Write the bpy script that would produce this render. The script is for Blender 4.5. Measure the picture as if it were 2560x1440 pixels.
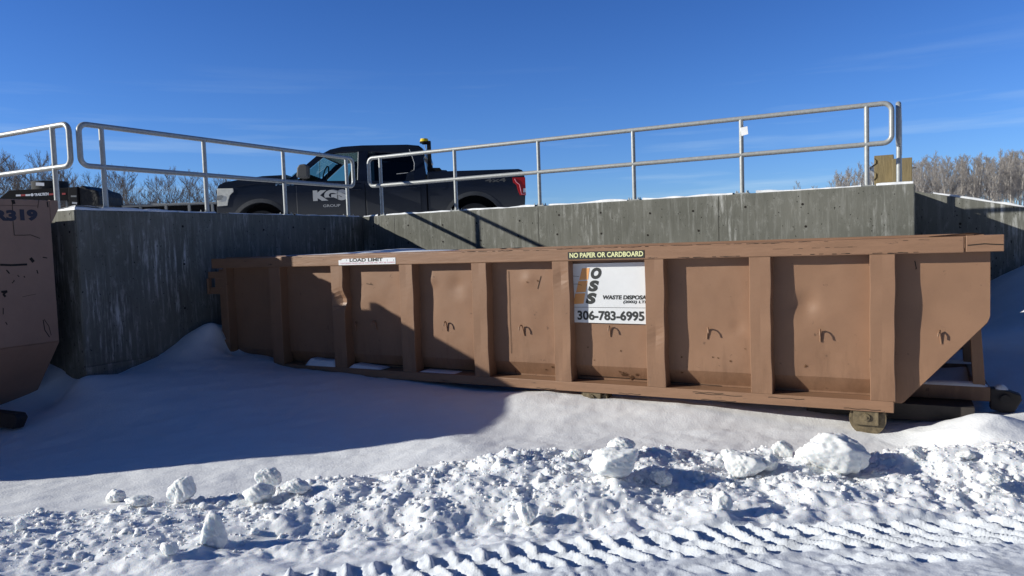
import bpy, math, random
import numpy as np
from mathutils import Vector, Matrix
random.seed(7); rng = np.random.default_rng(11)
for o in list(bpy.data.objects): bpy.data.objects.remove(o)
SC = bpy.context.scene; COL = SC.collection; R = math.radians
# ------------------------------------------------------------------ camera, sky, sun
FPX, PITCH, ROLL, ZC = 1854.14, R(3.416), R(-1.979), 1.5435
Fv = np.array([0, math.cos(PITCH), -math.sin(PITCH)]); Uv = np.array([0, math.sin(PITCH), math.cos(PITCH)]); Rv = np.array([1., 0, 0])
Rc = Rv*math.cos(ROLL) + Uv*math.sin(ROLL); Uc = -Rv*math.sin(ROLL) + Uv*math.cos(ROLL)
cam = bpy.data.cameras.new('camera'); co = bpy.data.objects.new('camera', cam); COL.objects.link(co)
cam.sensor_width = 36; cam.lens = FPX/2560*36; cam.clip_end = 2000; cam.clip_start = .05
co.matrix_world = Matrix(((Rc[0], Uc[0], -Fv[0], 0), (Rc[1], Uc[1], -Fv[1], 0), (Rc[2], Uc[2], -Fv[2], ZC), (0, 0, 0, 1)))
SC.camera = co
CAMP = np.array([0, 0, ZC])
# the axes of the concrete walls: u runs along the sunlit wall to the right, e comes towards the camera
TH = 0.4898; U2 = np.array([math.cos(TH), -math.sin(TH), 0]); E2 = np.array([-math.sin(TH), -math.cos(TH), 0]); I0 = np.array([-2.3, 11.615, 0])
ZW = 2.057          # wall top
ZP = 1.60           # upper ground behind the walls
LDIR = U2 - E2*.692 - np.array([0, 0, .457])            # direction sunlight travels
SUN_EL = math.atan2(.457, math.hypot(LDIR[0], LDIR[1])); SUN_AZ = math.atan2(-LDIR[0], -LDIR[1])
w = bpy.data.worlds.new('World'); SC.world = w; w.use_nodes = True
nt = w.node_tree; bg = nt.nodes['Background']
sky = nt.nodes.new('ShaderNodeTexSky'); sky.sky_type = 'NISHITA'; sky.sun_disc = False
sky.sun_elevation = SUN_EL; sky.sun_rotation = SUN_AZ; sky.altitude = 900; sky.air_density = 1.0; sky.dust_density = .25; sky.ozone_density = 4.5
tc = nt.nodes.new('ShaderNodeTexCoord'); mp = nt.nodes.new('ShaderNodeMapping'); mp.inputs['Scale'].default_value = (1.1, 1.1, 17)
nz = nt.nodes.new('ShaderNodeTexNoise'); nz.inputs['Scale'].default_value = 1.9; nz.inputs['Detail'].default_value = 7; nz.inputs['Roughness'].default_value = .55
rp = nt.nodes.new('ShaderNodeValToRGB'); rp.color_ramp.elements[0].position = .53; rp.color_ramp.elements[1].position = .80
sx = nt.nodes.new('ShaderNodeSeparateXYZ'); band = nt.nodes.new('ShaderNodeValToRGB')   # cirrus only low in the sky
e_ = band.color_ramp.elements; e_[0].position = 0.0; e_[0].color = (.9, .9, .9, 1); e_[1].position = .24; e_[1].color = (0, 0, 0, 1)
k = e_.new(.10); k.color = (.45, .45, .45, 1); k = e_.new(.165); k.color = (.22, .22, .22, 1)
mul = nt.nodes.new('ShaderNodeMath'); mul.operation = 'MULTIPLY'
mix = nt.nodes.new('ShaderNodeMixRGB'); mix.inputs[2].default_value = (5.2, 6.6, 7.6, 1)
tint = nt.nodes.new('ShaderNodeMixRGB'); tint.blend_type = 'MULTIPLY'; tint.inputs[0].default_value = 1; tint.inputs[2].default_value = (.72, 1.0, 1.42, 1)
L = nt.links.new
L(tc.outputs['Generated'], mp.inputs['Vector']); L(mp.outputs[0], nz.inputs['Vector']); L(nz.outputs['Fac'], rp.inputs[0])
L(tc.outputs['Generated'], sx.inputs[0]); L(sx.outputs['Z'], band.inputs[0]); L(rp.outputs[0], mul.inputs[0]); L(band.outputs[0], mul.inputs[1])
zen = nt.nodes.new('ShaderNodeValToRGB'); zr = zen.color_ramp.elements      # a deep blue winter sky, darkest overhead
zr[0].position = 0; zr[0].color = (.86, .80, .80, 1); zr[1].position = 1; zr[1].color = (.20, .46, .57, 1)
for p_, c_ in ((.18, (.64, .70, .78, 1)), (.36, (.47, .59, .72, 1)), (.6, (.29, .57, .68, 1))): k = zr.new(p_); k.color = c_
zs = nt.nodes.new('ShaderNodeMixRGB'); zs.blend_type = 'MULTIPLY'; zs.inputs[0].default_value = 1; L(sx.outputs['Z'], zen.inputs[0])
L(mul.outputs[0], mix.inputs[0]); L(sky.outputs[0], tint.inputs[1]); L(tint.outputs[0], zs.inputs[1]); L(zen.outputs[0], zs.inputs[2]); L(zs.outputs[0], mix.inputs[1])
dk_ = nt.nodes.new('ShaderNodeMapRange'); dk_.inputs[1].default_value = -.35; dk_.inputs[2].default_value = .35; dk_.inputs[3].default_value = .32; dk_.inputs[4].default_value = 1  # added dimming of the unseen sky behind the camera, deepens the walls' shade
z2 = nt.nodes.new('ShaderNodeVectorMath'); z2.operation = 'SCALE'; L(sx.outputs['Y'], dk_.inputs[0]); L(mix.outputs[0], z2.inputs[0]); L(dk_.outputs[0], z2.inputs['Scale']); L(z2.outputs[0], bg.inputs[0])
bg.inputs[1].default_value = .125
sl = bpy.data.lights.new('sun', 'SUN'); sl.energy = 5.0; sl.angle = R(.5); sl.color = (1, .975, .885)
so = bpy.data.objects.new('sun', sl); COL.objects.link(so); so.location = (-20, -5, 20)
so.rotation_euler = Vector((-LDIR[0], -LDIR[1], -LDIR[2])).to_track_quat('Z', 'Y').to_euler()
SC.view_settings.view_transform = 'Standard'; SC.view_settings.look = 'None'; SC.view_settings.exposure = 0.0; SC.view_settings.gamma = 1
SC.render.resolution_x = 1024; SC.render.resolution_y = 576
SC.render.engine = 'CYCLES'

# ------------------------------------------------------------------ helpers
def ray(x, y): return Fv + Rc*(x-1280)/FPX - Uc*(y-720)/FPX
def at_z(x, y, z): d = ray(x, y); return CAMP + d*((z-ZC)/d[2])
def at_y(x, y, Y): d = ray(x, y); return CAMP + d*(Y/d[1])
def at_e(x, y, e):                                        # a point in the plane parallel to the sunlit wall -> (u, e, z)
    d = ray(x, y); P = CAMP + d*(((I0 + E2*e - CAMP) @ E2)/(d @ E2)); return np.array([(P-I0) @ U2, e, P[2]])
def at_u(x, y, u):
    d = ray(x, y); P = CAMP + d*(((I0 + U2*u - CAMP) @ U2)/(d @ U2)); return np.array([u, (P-I0) @ E2, P[2]])
def W(u, e, z=0): return I0 + U2*u + E2*e + np.array([0, 0, z])
def tag(o, label=None, cat=None, group=None, kind=None):
    if label: o['label'] = label
    if cat: o['category'] = cat
    if group: o['group'] = group
    if kind: o['kind'] = kind
    return o
def empty(name, loc=(0, 0, 0), rz=0, label=None, cat=None, group=None):
    o = bpy.data.objects.new(name, None); COL.objects.link(o); o.location = loc; o.rotation_euler = (0, 0, rz); o.empty_display_size = .2
    return tag(o, label, cat, group)
class MB:
    def __init__(s): s.v = []; s.f = []; s.m = []; s.mi = 0; s.sm = []; s.smooth = False
    def add(s, vs, fs):
        b = len(s.v); s.v += [tuple(map(float, q)) for q in vs]
        for f in fs: s.f.append(tuple(b+i for i in f)); s.m.append(s.mi); s.sm.append(s.smooth)
        return s
    def box(s, x0, x1, y0, y1, z0, z1):
        return s.add([(x, y, z) for x in (x0, x1) for y in (y0, y1) for z in (z0, z1)], [(0, 1, 3, 2), (4, 6, 7, 5), (0, 4, 5, 1), (2, 3, 7, 6), (0, 2, 6, 4), (1, 5, 7, 3)])
    def prism(s, poly, a0, a1, axis='y'):
        n = len(poly)
        def P(p, a): return {'y': (p[0], a, p[1]), 'x': (a, p[0], p[1]), 'z': (p[0], p[1], a)}[axis]
        vs = [P(p, a0) for p in poly] + [P(p, a1) for p in poly]
        return s.add(vs, [tuple(range(n)), tuple(range(2*n-1, n-1, -1))] + [(i, i+n, (i+1) % n+n, (i+1) % n) for i in range(n)])
    def tube(s, pts, r, n=8, closed=False, cap=True):
        pts = [Vector(p) for p in pts]; N = len(pts); rs = r if isinstance(r, (list, tuple)) else [r]*N
        t0 = (pts[1]-pts[0]).normalized(); ref = Vector((0, 0, 1)) if abs(t0.z) < .9 else Vector((1, 0, 0)); a = t0.cross(ref).normalized()
        vs = []
        for i, p in enumerate(pts):
            if closed: t = (pts[(i+1) % N]-pts[i-1]).normalized()
            else: t = ((pts[min(i+1, N-1)]-p).normalized() + (p-pts[max(i-1, 0)]).normalized()).normalized()
            a = (a - t*a.dot(t)).normalized(); b = t.cross(a)
            for k in range(n):
                q = 2*math.pi*k/n; vs.append(p + (a*math.cos(q)+b*math.sin(q))*rs[i])
        fs = []
        for i in range(N if closed else N-1):
            j = (i+1) % N
            for k in range(n): fs.append((i*n+k, i*n+(k+1) % n, j*n+(k+1) % n, j*n+k))
        sm = s.smooth; s.smooth = True; s.add(vs, fs); s.smooth = False
        if cap and not closed: s.add(vs[:n], [tuple(range(n-1, -1, -1))]); s.add(vs[-n:], [tuple(range(n))])
        s.smooth = sm; return s
    def cyl(s, c, r, h, axis='z', n=20, r2=None):
        c = Vector(c); d = {'x': Vector((1, 0, 0)), 'y': Vector((0, 1, 0)), 'z': Vector((0, 0, 1))}[axis]
        return s.tube([c, c+d*h], [r, r if r2 is None else r2], n)
    def grid(s, xs, zs, fn):                               # fn(x, z) -> point
        nx, nz_ = len(xs), len(zs); vs = [fn(x, z) for z in zs for x in xs]
        return s.add(vs, [(j*nx+i, j*nx+i+1, (j+1)*nx+i+1, (j+1)*nx+i) for j in range(nz_-1) for i in range(nx-1)])
    def build(s, name, mats, parent=None, bevel=0, seg=2, **kw):
        me = bpy.data.meshes.new(name); me.from_pydata(s.v, [], s.f)
        mats = mats if isinstance(mats, (list, tuple)) else [mats]
        for m in mats: me.materials.append(m)
        me.polygons.foreach_set('material_index', s.m); me.polygons.foreach_set('use_smooth', s.sm); me.update()
        o = bpy.data.objects.new(name, me); COL.objects.link(o)
        if parent: o.parent = parent
        if bevel:
            b = o.modifiers.new('bevel', 'BEVEL'); b.width = bevel; b.segments = seg; b.limit_method = 'ANGLE'; b.angle_limit = R(40)
        return tag(o, **kw)
def copy_tree(o, parent=None):
    c = o.copy(); COL.objects.link(c); c.parent = parent
    for ch in [q for q in bpy.data.objects if q.parent == o]: copy_tree(ch, c)
    return c
def text_mb(mb, body, size, M, width=None, height=None, bold=0, shear=0, depth=.0, spacing=1):
    """lettering as mesh: laid in x (right) / z (up), M maps (x, z) -> point"""
    cu = bpy.data.curves.new('t', 'FONT'); cu.body = body; cu.size = size; cu.offset = bold; cu.shear = shear; cu.space_character = spacing; cu.resolution_u = 4
    o = bpy.data.objects.new('t', cu); COL.objects.link(o); bpy.context.view_layer.update()
    me = bpy.data.meshes.new_from_object(o.evaluated_get(bpy.context.evaluated_depsgraph_get()))
    vs = np.array([v.co[:2] for v in me.vertices]); fs = [tuple(p.vertices) for p in me.polygons]
    bpy.data.objects.remove(o); bpy.data.curves.remove(cu); bpy.data.meshes.remove(me)
    lo, hi = vs.min(0), vs.max(0)
    vs = vs - lo; sx_ = (width/(hi-lo)[0]) if width else 1; sz_ = (height/(hi-lo)[1]) if height else sx_
    if not width: sx_ = sz_
    mb.add([M(a*sx_, b*sz_) for a, b in vs], fs); return mb
# value noise
def vnoise(x, y, seed=0):
    r = np.random.default_rng(seed); T = r.random((256, 256)); x = np.asarray(x, float); y = np.asarray(y, float)
    xi = np.floor(x).astype(int); yi = np.floor(y).astype(int); fx = x-xi; fy = y-yi; fx = fx*fx*(3-2*fx); fy = fy*fy*(3-2*fy)
    g = lambda a, b: T[a % 256, b % 256]
    return (g(xi, yi)*(1-fx)+g(xi+1, yi)*fx)*(1-fy)+(g(xi, yi+1)*(1-fx)+g(xi+1, yi+1)*fx)*fy - .5
def fbm(x, y, sc, oct=4, seed=0, gain=.5):
    s = 0; a = 1
    for i in range(oct): s = s + a*vnoise(x*sc*2**i+17.3*i, y*sc*2**i+5.1*i, seed+i); a *= gain
    return s
def sstep(a, b, x): t = np.clip((x-a)/(b-a), 0, 1); return t*t*(3-2*t)
def interp_s(x, xp, fp):
    return np.interp(x, xp, fp)

# ------------------------------------------------------------------ materials
def mat(name, col, rough=.6, metal=0, var=.0, vscale=6, vvec=(1, 1, 1), bump=0, bscale=40, spec=.5, alpha=1, trans=0, dark=None, dscale=4, dpos=(.6, .68), bdist=.01, coat=0):
    m = bpy.data.materials.new(name); m.use_nodes = True; n = m.node_tree; b = n.nodes['Principled BSDF']
    b.inputs['Base Color'].default_value = (*col, 1); b.inputs['Roughness'].default_value = rough; b.inputs['Metallic'].default_value = metal
    b.inputs['Specular IOR Level'].default_value = spec; b.inputs['Alpha'].default_value = alpha; b.inputs['Transmission Weight'].default_value = trans; b.inputs['Coat Weight'].default_value = coat
    t = n.nodes.new('ShaderNodeTexCoord'); mp = n.nodes.new('ShaderNodeMapping'); mp.inputs['Scale'].default_value = vvec; n.links.new(t.outputs['Object'], mp.inputs[0])
    out = None
    if var:
        z = n.nodes.new('ShaderNodeTexNoise'); z.inputs['Scale'].default_value = vscale; z.inputs['Detail'].default_value = 6; z.inputs['Roughness'].default_value = .65; n.links.new(mp.outputs[0], z.inputs['Vector'])
        r = n.nodes.new('ShaderNodeMapRange'); r.inputs[1].default_value = .3; r.inputs[2].default_value = .7; r.inputs[3].default_value = 1-var; r.inputs[4].default_value = 1+var; n.links.new(z.outputs['Fac'], r.inputs[0])
        x = n.nodes.new('ShaderNodeVectorMath'); x.operation = 'SCALE'; x.inputs[0].default_value = col; n.links.new(r.outputs[0], x.inputs['Scale']); out = x.outputs[0]
    if dark:
        z = n.nodes.new('ShaderNodeTexNoise'); z.inputs['Scale'].default_value = dscale; z.inputs['Detail'].default_value = 9; z.inputs['Roughness'].default_value = .72; n.links.new(mp.outputs[0], z.inputs['Vector'])
        r = n.nodes.new('ShaderNodeValToRGB'); r.color_ramp.elements[0].position = dpos[0]; r.color_ramp.elements[1].position = dpos[1]; n.links.new(z.outputs['Fac'], r.inputs[0])
        x = n.nodes.new('ShaderNodeMixRGB'); x.inputs[2].default_value = (*dark, 1); n.links.new(r.outputs[0], x.inputs[0])
        if out: n.links.new(out, x.inputs[1])
        else: x.inputs[1].default_value = (*col, 1)
        out = x.outputs[0]
    if out: n.links.new(out, b.inputs['Base Color'])
    if bump:
        z = n.nodes.new('ShaderNodeTexNoise'); z.inputs['Scale'].default_value = bscale; z.inputs['Detail'].default_value = 5; n.links.new(mp.outputs[0], z.inputs['Vector'])
        bp = n.nodes.new('ShaderNodeBump'); bp.inputs['Strength'].default_value = bump; bp.inputs['Distance'].default_value = bdist; n.links.new(z.outputs['Fac'], bp.inputs['Height']); n.links.new(bp.outputs[0], b.inputs['Normal'])
    return m
M = {}
M['snow'] = mat('snow', (.89, .90, .915), .55, bump=.6, bscale=70, bdist=.006, var=.03, vscale=3, spec=.3)
M['rubble_snow'] = mat('rubble_snow', (.88, .895, .915), .6, bump=.5, bscale=110, bdist=.006, var=.04, vscale=8, spec=.3)
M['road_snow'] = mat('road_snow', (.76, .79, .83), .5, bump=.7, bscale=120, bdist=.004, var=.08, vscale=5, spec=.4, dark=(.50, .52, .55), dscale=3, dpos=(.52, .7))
M['chunk_snow'] = mat('chunk_snow', (.83, .84, .83), .6, bump=.6, bscale=60, bdist=.006, var=.05, vscale=7, spec=.3)
M['paint'] = mat('brown_paint', (.272, .153, .091), .48, var=.09, vscale=2.5, bump=.12, bscale=14, bdist=.01, dark=(.13, .072, .046), dscale=13, dpos=(.635, .69), spec=.4)
M['paint_worn'] = mat('worn_brown_paint', (.272, .153, .091), .5, var=.13, vscale=5, vvec=(.5, 2, 3), bump=.3, bscale=18, bdist=.008, dark=(.035, .028, .025), dscale=5.5, dpos=(.615, .655), spec=.4)
M['paint_old'] = mat('faded_brown_paint', (.30, .185, .13), .6, var=.10, vscale=3, bump=.15, bscale=14, dark=(.05, .04, .035), dscale=7, dpos=(.69, .72))
M['rust'] = mat('rust', (.10, .045, .018), .9, var=.5, vscale=30)
M['dark_steel'] = mat('dark_steel', (.035, .028, .025), .7, var=.3, vscale=9)
M['greasy'] = mat('greasy_steel', (.15, .115, .065), .55, var=.45, vscale=28, bump=.4, bscale=50)
M['crack'] = mat('crack', (.02, .015, .012), .9)
M['concrete'] = None
M['galv'] = mat('galvanized', (.42, .43, .42), .42, metal=.25, var=.16, vscale=30, vvec=(1, 1, 1), bump=.15, bscale=60, bdist=.003)
M['black'] = mat('black', (.010, .010, .012), .85, spec=.2)
M['blackpl'] = mat('black_plastic', (.016, .016, .018), .8, spec=.25)
M['tarp'] = mat('black_tarp', (.010, .010, .012), .65, bump=.5, bscale=9, bdist=.05)
M['rubber'] = mat('tyre_rubber', (.025, .025, .025), .85, bump=.5, bscale=30)
M['truck'] = mat('dark_truck_paint', (.007, .011, .024), .22, var=.3, vscale=1.6, vvec=(1, 1, 2), spec=.35)
def _dirt():
    m = M['truck']; n = m.node_tree; b = n.nodes['Principled BSDF']; t = n.nodes.new('ShaderNodeTexCoord'); sp_ = n.nodes.new('ShaderNodeSeparateXYZ'); n.links.new(t.outputs['Object'], sp_.inputs[0])
    r = n.nodes.new('ShaderNodeMapRange'); r.inputs[1].default_value = 1.12; r.inputs[2].default_value = .70; n.links.new(sp_.outputs['Z'], r.inputs[0])
    src = b.inputs['Base Color'].links[0].from_socket; x = n.nodes.new('ShaderNodeMixRGB'); x.inputs[2].default_value = (.046, .050, .058, 1); n.links.new(r.outputs[0], x.inputs[0]); n.links.new(src, x.inputs[1]); n.links.new(x.outputs[0], b.inputs['Base Color'])
    r2 = n.nodes.new('ShaderNodeMapRange'); r2.inputs[3].default_value = .25; r2.inputs[4].default_value = .62; n.links.new(r.outputs[0], r2.inputs[0]); n.links.new(r2.outputs[0], b.inputs['Roughness'])
_dirt()
def _grime(m, z0, z1):                                 # grime and rust runs that gather on the lower part of the steel
    n = m.node_tree; b = n.nodes['Principled BSDF']; t = n.nodes.new('ShaderNodeTexCoord'); sp_ = n.nodes.new('ShaderNodeSeparateXYZ'); n.links.new(t.outputs['Object'], sp_.inputs[0])
    mp = n.nodes.new('ShaderNodeMapping'); mp.inputs['Scale'].default_value = (6, 6, .9); n.links.new(t.outputs['Object'], mp.inputs[0])
    z = n.nodes.new('ShaderNodeTexNoise'); z.inputs['Scale'].default_value = 2.2; z.inputs['Detail'].default_value = 8; z.inputs['Roughness'].default_value = .7; n.links.new(mp.outputs[0], z.inputs['Vector'])
    r = n.nodes.new('ShaderNodeMapRange'); r.inputs[1].default_value = z1; r.inputs[2].default_value = z0; r.inputs[3].default_value = -.12; r.inputs[4].default_value = .13; n.links.new(sp_.outputs['Z'], r.inputs[0])
    a = n.nodes.new('ShaderNodeMath'); a.operation = 'ADD'; n.links.new(z.outputs['Fac'], a.inputs[0]); n.links.new(r.outputs[0], a.inputs[1])
    q = n.nodes.new('ShaderNodeMapRange'); q.inputs[1].default_value = .50; q.inputs[2].default_value = .72; q.inputs[4].default_value = .5; n.links.new(a.outputs[0], q.inputs[0])
    src = b.inputs['Base Color'].links[0].from_socket; x = n.nodes.new('ShaderNodeMixRGB'); x.inputs[2].default_value = (.165, .09, .052, 1); n.links.new(q.outputs[0], x.inputs[0]); n.links.new(src, x.inputs[1]); n.links.new(x.outputs[0], b.inputs['Base Color'])
_grime(M['paint'], .28, .75)
for k_, r_ in (('rubble_snow', .02), ('chunk_snow', .03)):
    b = M[k_].node_tree.nodes['Principled BSDF']; b.inputs['Subsurface Weight'].default_value = .6; b.inputs['Subsurface Radius'].default_value = (.8, .95, 1.1); b.inputs['Subsurface Scale'].default_value = r_
M['truck_dirty'] = mat('dirty_truck_paint', (.055, .058, .064), .5, var=.35, vscale=2.2, spec=.4)
M['chrome'] = mat('chrome', (.75, .76, .78), .15, metal=1)
M['lamp'] = mat('headlamp_lens', (.78, .76, .68), .15, var=.15, vscale=12)
M['red'] = mat('red_lens', (.42, .012, .014), .2)
M['redtape'] = mat('red_tape', (.42, .05, .05), .5)
M['white'] = mat('white', (.80, .81, .83), .5, var=.04, vscale=5)
M['signwhite'] = mat('sign_white', (.74, .75, .76), .45, var=.05, vscale=3)
M['signblack'] = mat('sign_black', (.025, .025, .022), .5)
M['signtext'] = mat('sign_yellow', (.80, .80, .42), .5)
M['orange'] = mat('sign_orange', (.80, .38, .13), .5)
M['letter'] = mat('sign_letter', (.03, .032, .03), .5)
M['pink'] = mat('faded_red_print', (.62, .22, .28), .6)
M['silver'] = mat('silver_letter', (.50, .51, .52), .4)
M['navy'] = mat('navy_stencil', (.025, .025, .045), .6)
M['wood'] = mat('treated_timber', (.22, .17, .085), .8, var=.28, vscale=5, vvec=(7, 7, .8), bump=.4, bscale=12)
M['bark'] = mat('dark_bark', (.10, .085, .075), .9, var=.3, vscale=3)
M['twig'] = mat('twig', (.135, .118, .108), .9)
M['aspen'] = mat('aspen_bark', (.55, .50, .43), .85, var=.4, vscale=2)
M['aspentwig'] = mat('aspen_twig', (.34, .31, .285), .9)
M['greydeck'] = mat('grey_deck', (.26, .27, .27), .6, var=.1, vscale=2)
M['amber'] = mat('amber_beacon', (.80, .58, .02), .3)
M['seat'] = mat('seat_fabric', (.03, .03, .033), .8)
def glass(name, col, alpha):
    m = bpy.data.materials.new(name); m.use_nodes = True; n = m.node_tree; n.nodes.remove(n.nodes['Principled BSDF']); out = n.nodes['Material Output']
    t = n.nodes.new('ShaderNodeBsdfTransparent'); t.inputs[0].default_value = (*col, 1); g = n.nodes.new('ShaderNodeBsdfGlossy'); g.inputs['Roughness'].default_value = .03
    f = n.nodes.new('ShaderNodeFresnel'); f.inputs[0].default_value = 1.45; x = n.nodes.new('ShaderNodeMixShader')
    n.links.new(f.outputs[0], x.inputs[0]); n.links.new(t.outputs[0], x.inputs[1]); n.links.new(g.outputs[0], x.inputs[2]); n.links.new(x.outputs[0], out.inputs[0]); return m
M['glass'] = glass('window_glass', (.52, .66, .62), 1); M['darkglass'] = glass('privacy_glass', (.03, .035, .04), 1)
def concrete():
    m = bpy.data.materials.new('concrete'); m.use_nodes = True; n = m.node_tree; b = n.nodes['Principled BSDF']; b.inputs['Roughness'].default_value = .85; b.inputs['Specular IOR Level'].default_value = .25
    t = n.nodes.new('ShaderNodeTexCoord')
    def noise(scale, vec, det=6, rough=.6, off=0):
        mp = n.nodes.new('ShaderNodeMapping'); mp.inputs['Scale'].default_value = vec; mp.inputs['Location'].default_value = (off, off, off); n.links.new(t.outputs['Object'], mp.inputs[0])
        z = n.nodes.new('ShaderNodeTexNoise'); z.inputs['Scale'].default_value = scale; z.inputs['Detail'].default_value = det; z.inputs['Roughness'].default_value = rough; n.links.new(mp.outputs[0], z.inputs['Vector']); return z.outputs['Fac']
    def ramp(fac, a, b_, c0, c1):
        r = n.nodes.new('ShaderNodeMapRange'); r.inputs[1].default_value = a; r.inputs[2].default_value = b_; r.inputs[3].default_value = c0; r.inputs[4].default_value = c1; n.links.new(fac, r.inputs[0]); return r.outputs[0]
    def mixc(fac, c1, c2):
        x = n.nodes.new('ShaderNodeMixRGB'); n.links.new(fac, x.inputs[0])
        for i, c in ((1, c1), (2, c2)):
            if isinstance(c, tuple): x.inputs[i].default_value = (*c, 1)
            else: n.links.new(c, x.inputs[i])
        return x.outputs[0]
    base = mixc(ramp(noise(1.3, (1, 1, .7)), .3, .7, 0, 1), (.128, .129, .110), (.205, .203, .176))
    streak = ramp(noise(19, (1, 1, .09), 9, .72), .50, .62, 0, 1)
    patch = ramp(noise(1.5, (1, 1, .6), 7, .66, 3), .50, .63, .16, 1)
    mm = n.nodes.new('ShaderNodeMath'); mm.operation = 'MULTIPLY'; n.links.new(streak, mm.inputs[0]); n.links.new(patch, mm.inputs[1])
    c = mixc(mm.outputs[0], base, (.56, .56, .53))
    blot = ramp(noise(9, (1, 1, .5), 10, .78, 7), .54, .66, 0, .6); c = mixc(blot, c, (.36, .36, .33))
    dk = ramp(noise(15, (1, 1, .10), 8, .68, 11), .54, .70, 0, .42); c = mixc(dk, c, (.06, .06, .048))
    pits = ramp(noise(38, (1, 1, .6), 2, .5, 5), .68, .72, 0, 1); c = mixc(pits, c, (.03, .03, .025))
    n.links.new(c, b.inputs['Base Color'])
    bp = n.nodes.new('ShaderNodeBump'); bp.inputs['Strength'].default_value = .35; bp.inputs['Distance'].default_value = .006; n.links.new(noise(30, (1, 1, .3), 6), bp.inputs['Height']); n.links.new(bp.outputs[0], b.inputs['Normal'])
    return m
M['concrete'] = concrete()

# ------------------------------------------------------------------ terrain
def ctrl():
    P = []
    def wz(uv, z): q = W(*uv); P.append((q[0], q[1], z))
    for x, y, z in [(-3.5, 8.71, .70), (-3.35, 8.63, .40), (-2.95, 8.42, .34), (-2.63, 8.24, .27), (-2.31, 8.08, .25), (-1.96, 7.89, .24), (-1.49, 7.64, .2), (-1.04, 7.4, .185), (.04, 6.82, .15), (.74, 6.45, .145), (1.37, 6.12, .12), (2.2, 5.67, .04),
                    (-4.44, 7.6, .33), (-4.3, 7.86, .29), (-4.19, 8.07, .35), (-4.03, 8.38, .42), (-3.9, 8.62, .55), (-3.76, 8.87, .66), (-3.68, 9.03, .68),
                    (-5.45, 8.16, .18), (-5.15, 8.0, .42), (-4.77, 7.8, .38), (-4.45, 7.5, .33)]: P.append((x, y, z))
    for px, py, z in [(1305, 985, .17), (1280, 1030, .10), (1200, 1090, .06), (1150, 1103, .07), (900, 1120, .017), (600, 1150, -.01), (300, 1185, -.05), (0, 1207, -.06),
                      (700, 1000, .15), (400, 1000, .18), (150, 1000, .12), (900, 1000, .14), (500, 1080, .05), (0, 1040, .05), (150, 1100, 0), (1600, 1060, .07), (1900, 1090, .02), (1500, 1100, .03),
                      (2168, 1090, .01), (2250, 1095, .0), (2300, 1105, .0), (2560, 1040, .135), (2400, 1060, .06)]:
        q = at_z(px, py, z); P.append((q[0], q[1], z))
    for uv, z in [((1, 1.5), .1), ((.42, 3.05), .44), ((.36, 2.6), .52), ((.30, 2.95), .60), ((.75, 3.02), .35), ((3, 1.5), .1), ((5, 1.5), .1), ((6.5, 1.5), .16), ((3, 0.2), .25), ((5, .2), .25), ((1, .2), .4), ((7.3, .2), .35), ((6.9, 2.4), .14),
                  ((8.4, -1.75), .80), ((8.9, -1.75), 1.08), ((9.6, -1.6), 1.2), ((8.6, -.6), .55), ((8.2, .8), .38), ((9.2, .6), .6), ((8.6, 2.0), .22), ((9.6, 2.4), .22), ((7.9, 3.0), .13), ((7.7, -1.7), .5), ((7.9, 1.4), .30),
                  ((-1.5, 4.7), .2), ((-2.5, 5.5), .1), ((-1, 6.5), .0), ((-4, 6), .1), ((-6, 8), .0), ((2, 8), -.05), ((6, 8), 0), ((9, 6), .1), ((12, 3), .3), ((12, 8), 0), ((14, 0), .6), ((-10, 6), 0)]: wz(uv, z)
    for q in [(-5, 4.5, -.05), (-3, 4.6, -.05), (-1, 4.9, -.04), (1, 5, -.02), (3, 4.9, 0), (5, 4.6, .05), (-3, 3.5, 0), (0, 3.4, 0), (3, 3.4, 0), (0, 2, 0), (-4, 1, 0), (4, 1, 0), (0, -3, 0), (7, 3, .05), (-8, 3, 0)]: P.append(q)
    return np.array(P)
CP = ctrl()
def tps(P, lam=.003):
    X = P[:, :2]; n = len(X); d2 = ((X[:, None]-X[None])**2).sum(-1); K = np.where(d2 > 0, .5*d2*np.log(d2+1e-12), 0) + lam*np.eye(n)
    A = np.zeros((n+3, n+3)); A[:n, :n] = K; A[:n, n] = 1; A[:n, n+1:] = X; A[n, :n] = 1; A[n+1:, :n] = X.T
    return np.linalg.solve(A, np.r_[P[:, 2], 0, 0, 0])
TW = tps(CP)
def base_z(X, Y):
    sh = np.shape(X); Q = np.stack([np.ravel(X), np.ravel(Y)], 1); out = np.empty(len(Q))
    for i in range(0, len(Q), 40000):
        q = Q[i:i+40000]; d2 = ((q[:, None]-CP[None, :, :2])**2).sum(-1); out[i:i+40000] = (.5*d2*np.log(d2+1e-12)) @ TW[:-3] + TW[-3] + q @ TW[-2:]
    z = np.clip(out.reshape(sh), -.3, 1.6)
    r = np.hypot(X, Y-6); return z*(1-sstep(9, 22, r)) + 0.0*sstep(9, 22, r)
CXP = [-8, -4.2, -3.1, -2.5, -2.15, -1.54, -.78, 0, .84, 1.94, 3.3, 5, 9]; CYP = [4.2, 4.32, 4.40, 4.42, 4.5, 4.72, 4.84, 4.9, 5.0, 5.0, 4.74, 4.5, 4.3]
def crest_y(X): return interp_s(X, CXP, CYP) - .11 + .05*fbm(X, X*0, 2.2, 3, 51)
def bank_h(X): return interp_s(X, [-6, -3, -1.5, 0, 2, 3.5, 6], [.05, .06, .11, .13, .12, .08, .06])
RA = at_z(2483, 1034, .25); RB = at_z(2392, 1118, .07)
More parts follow.
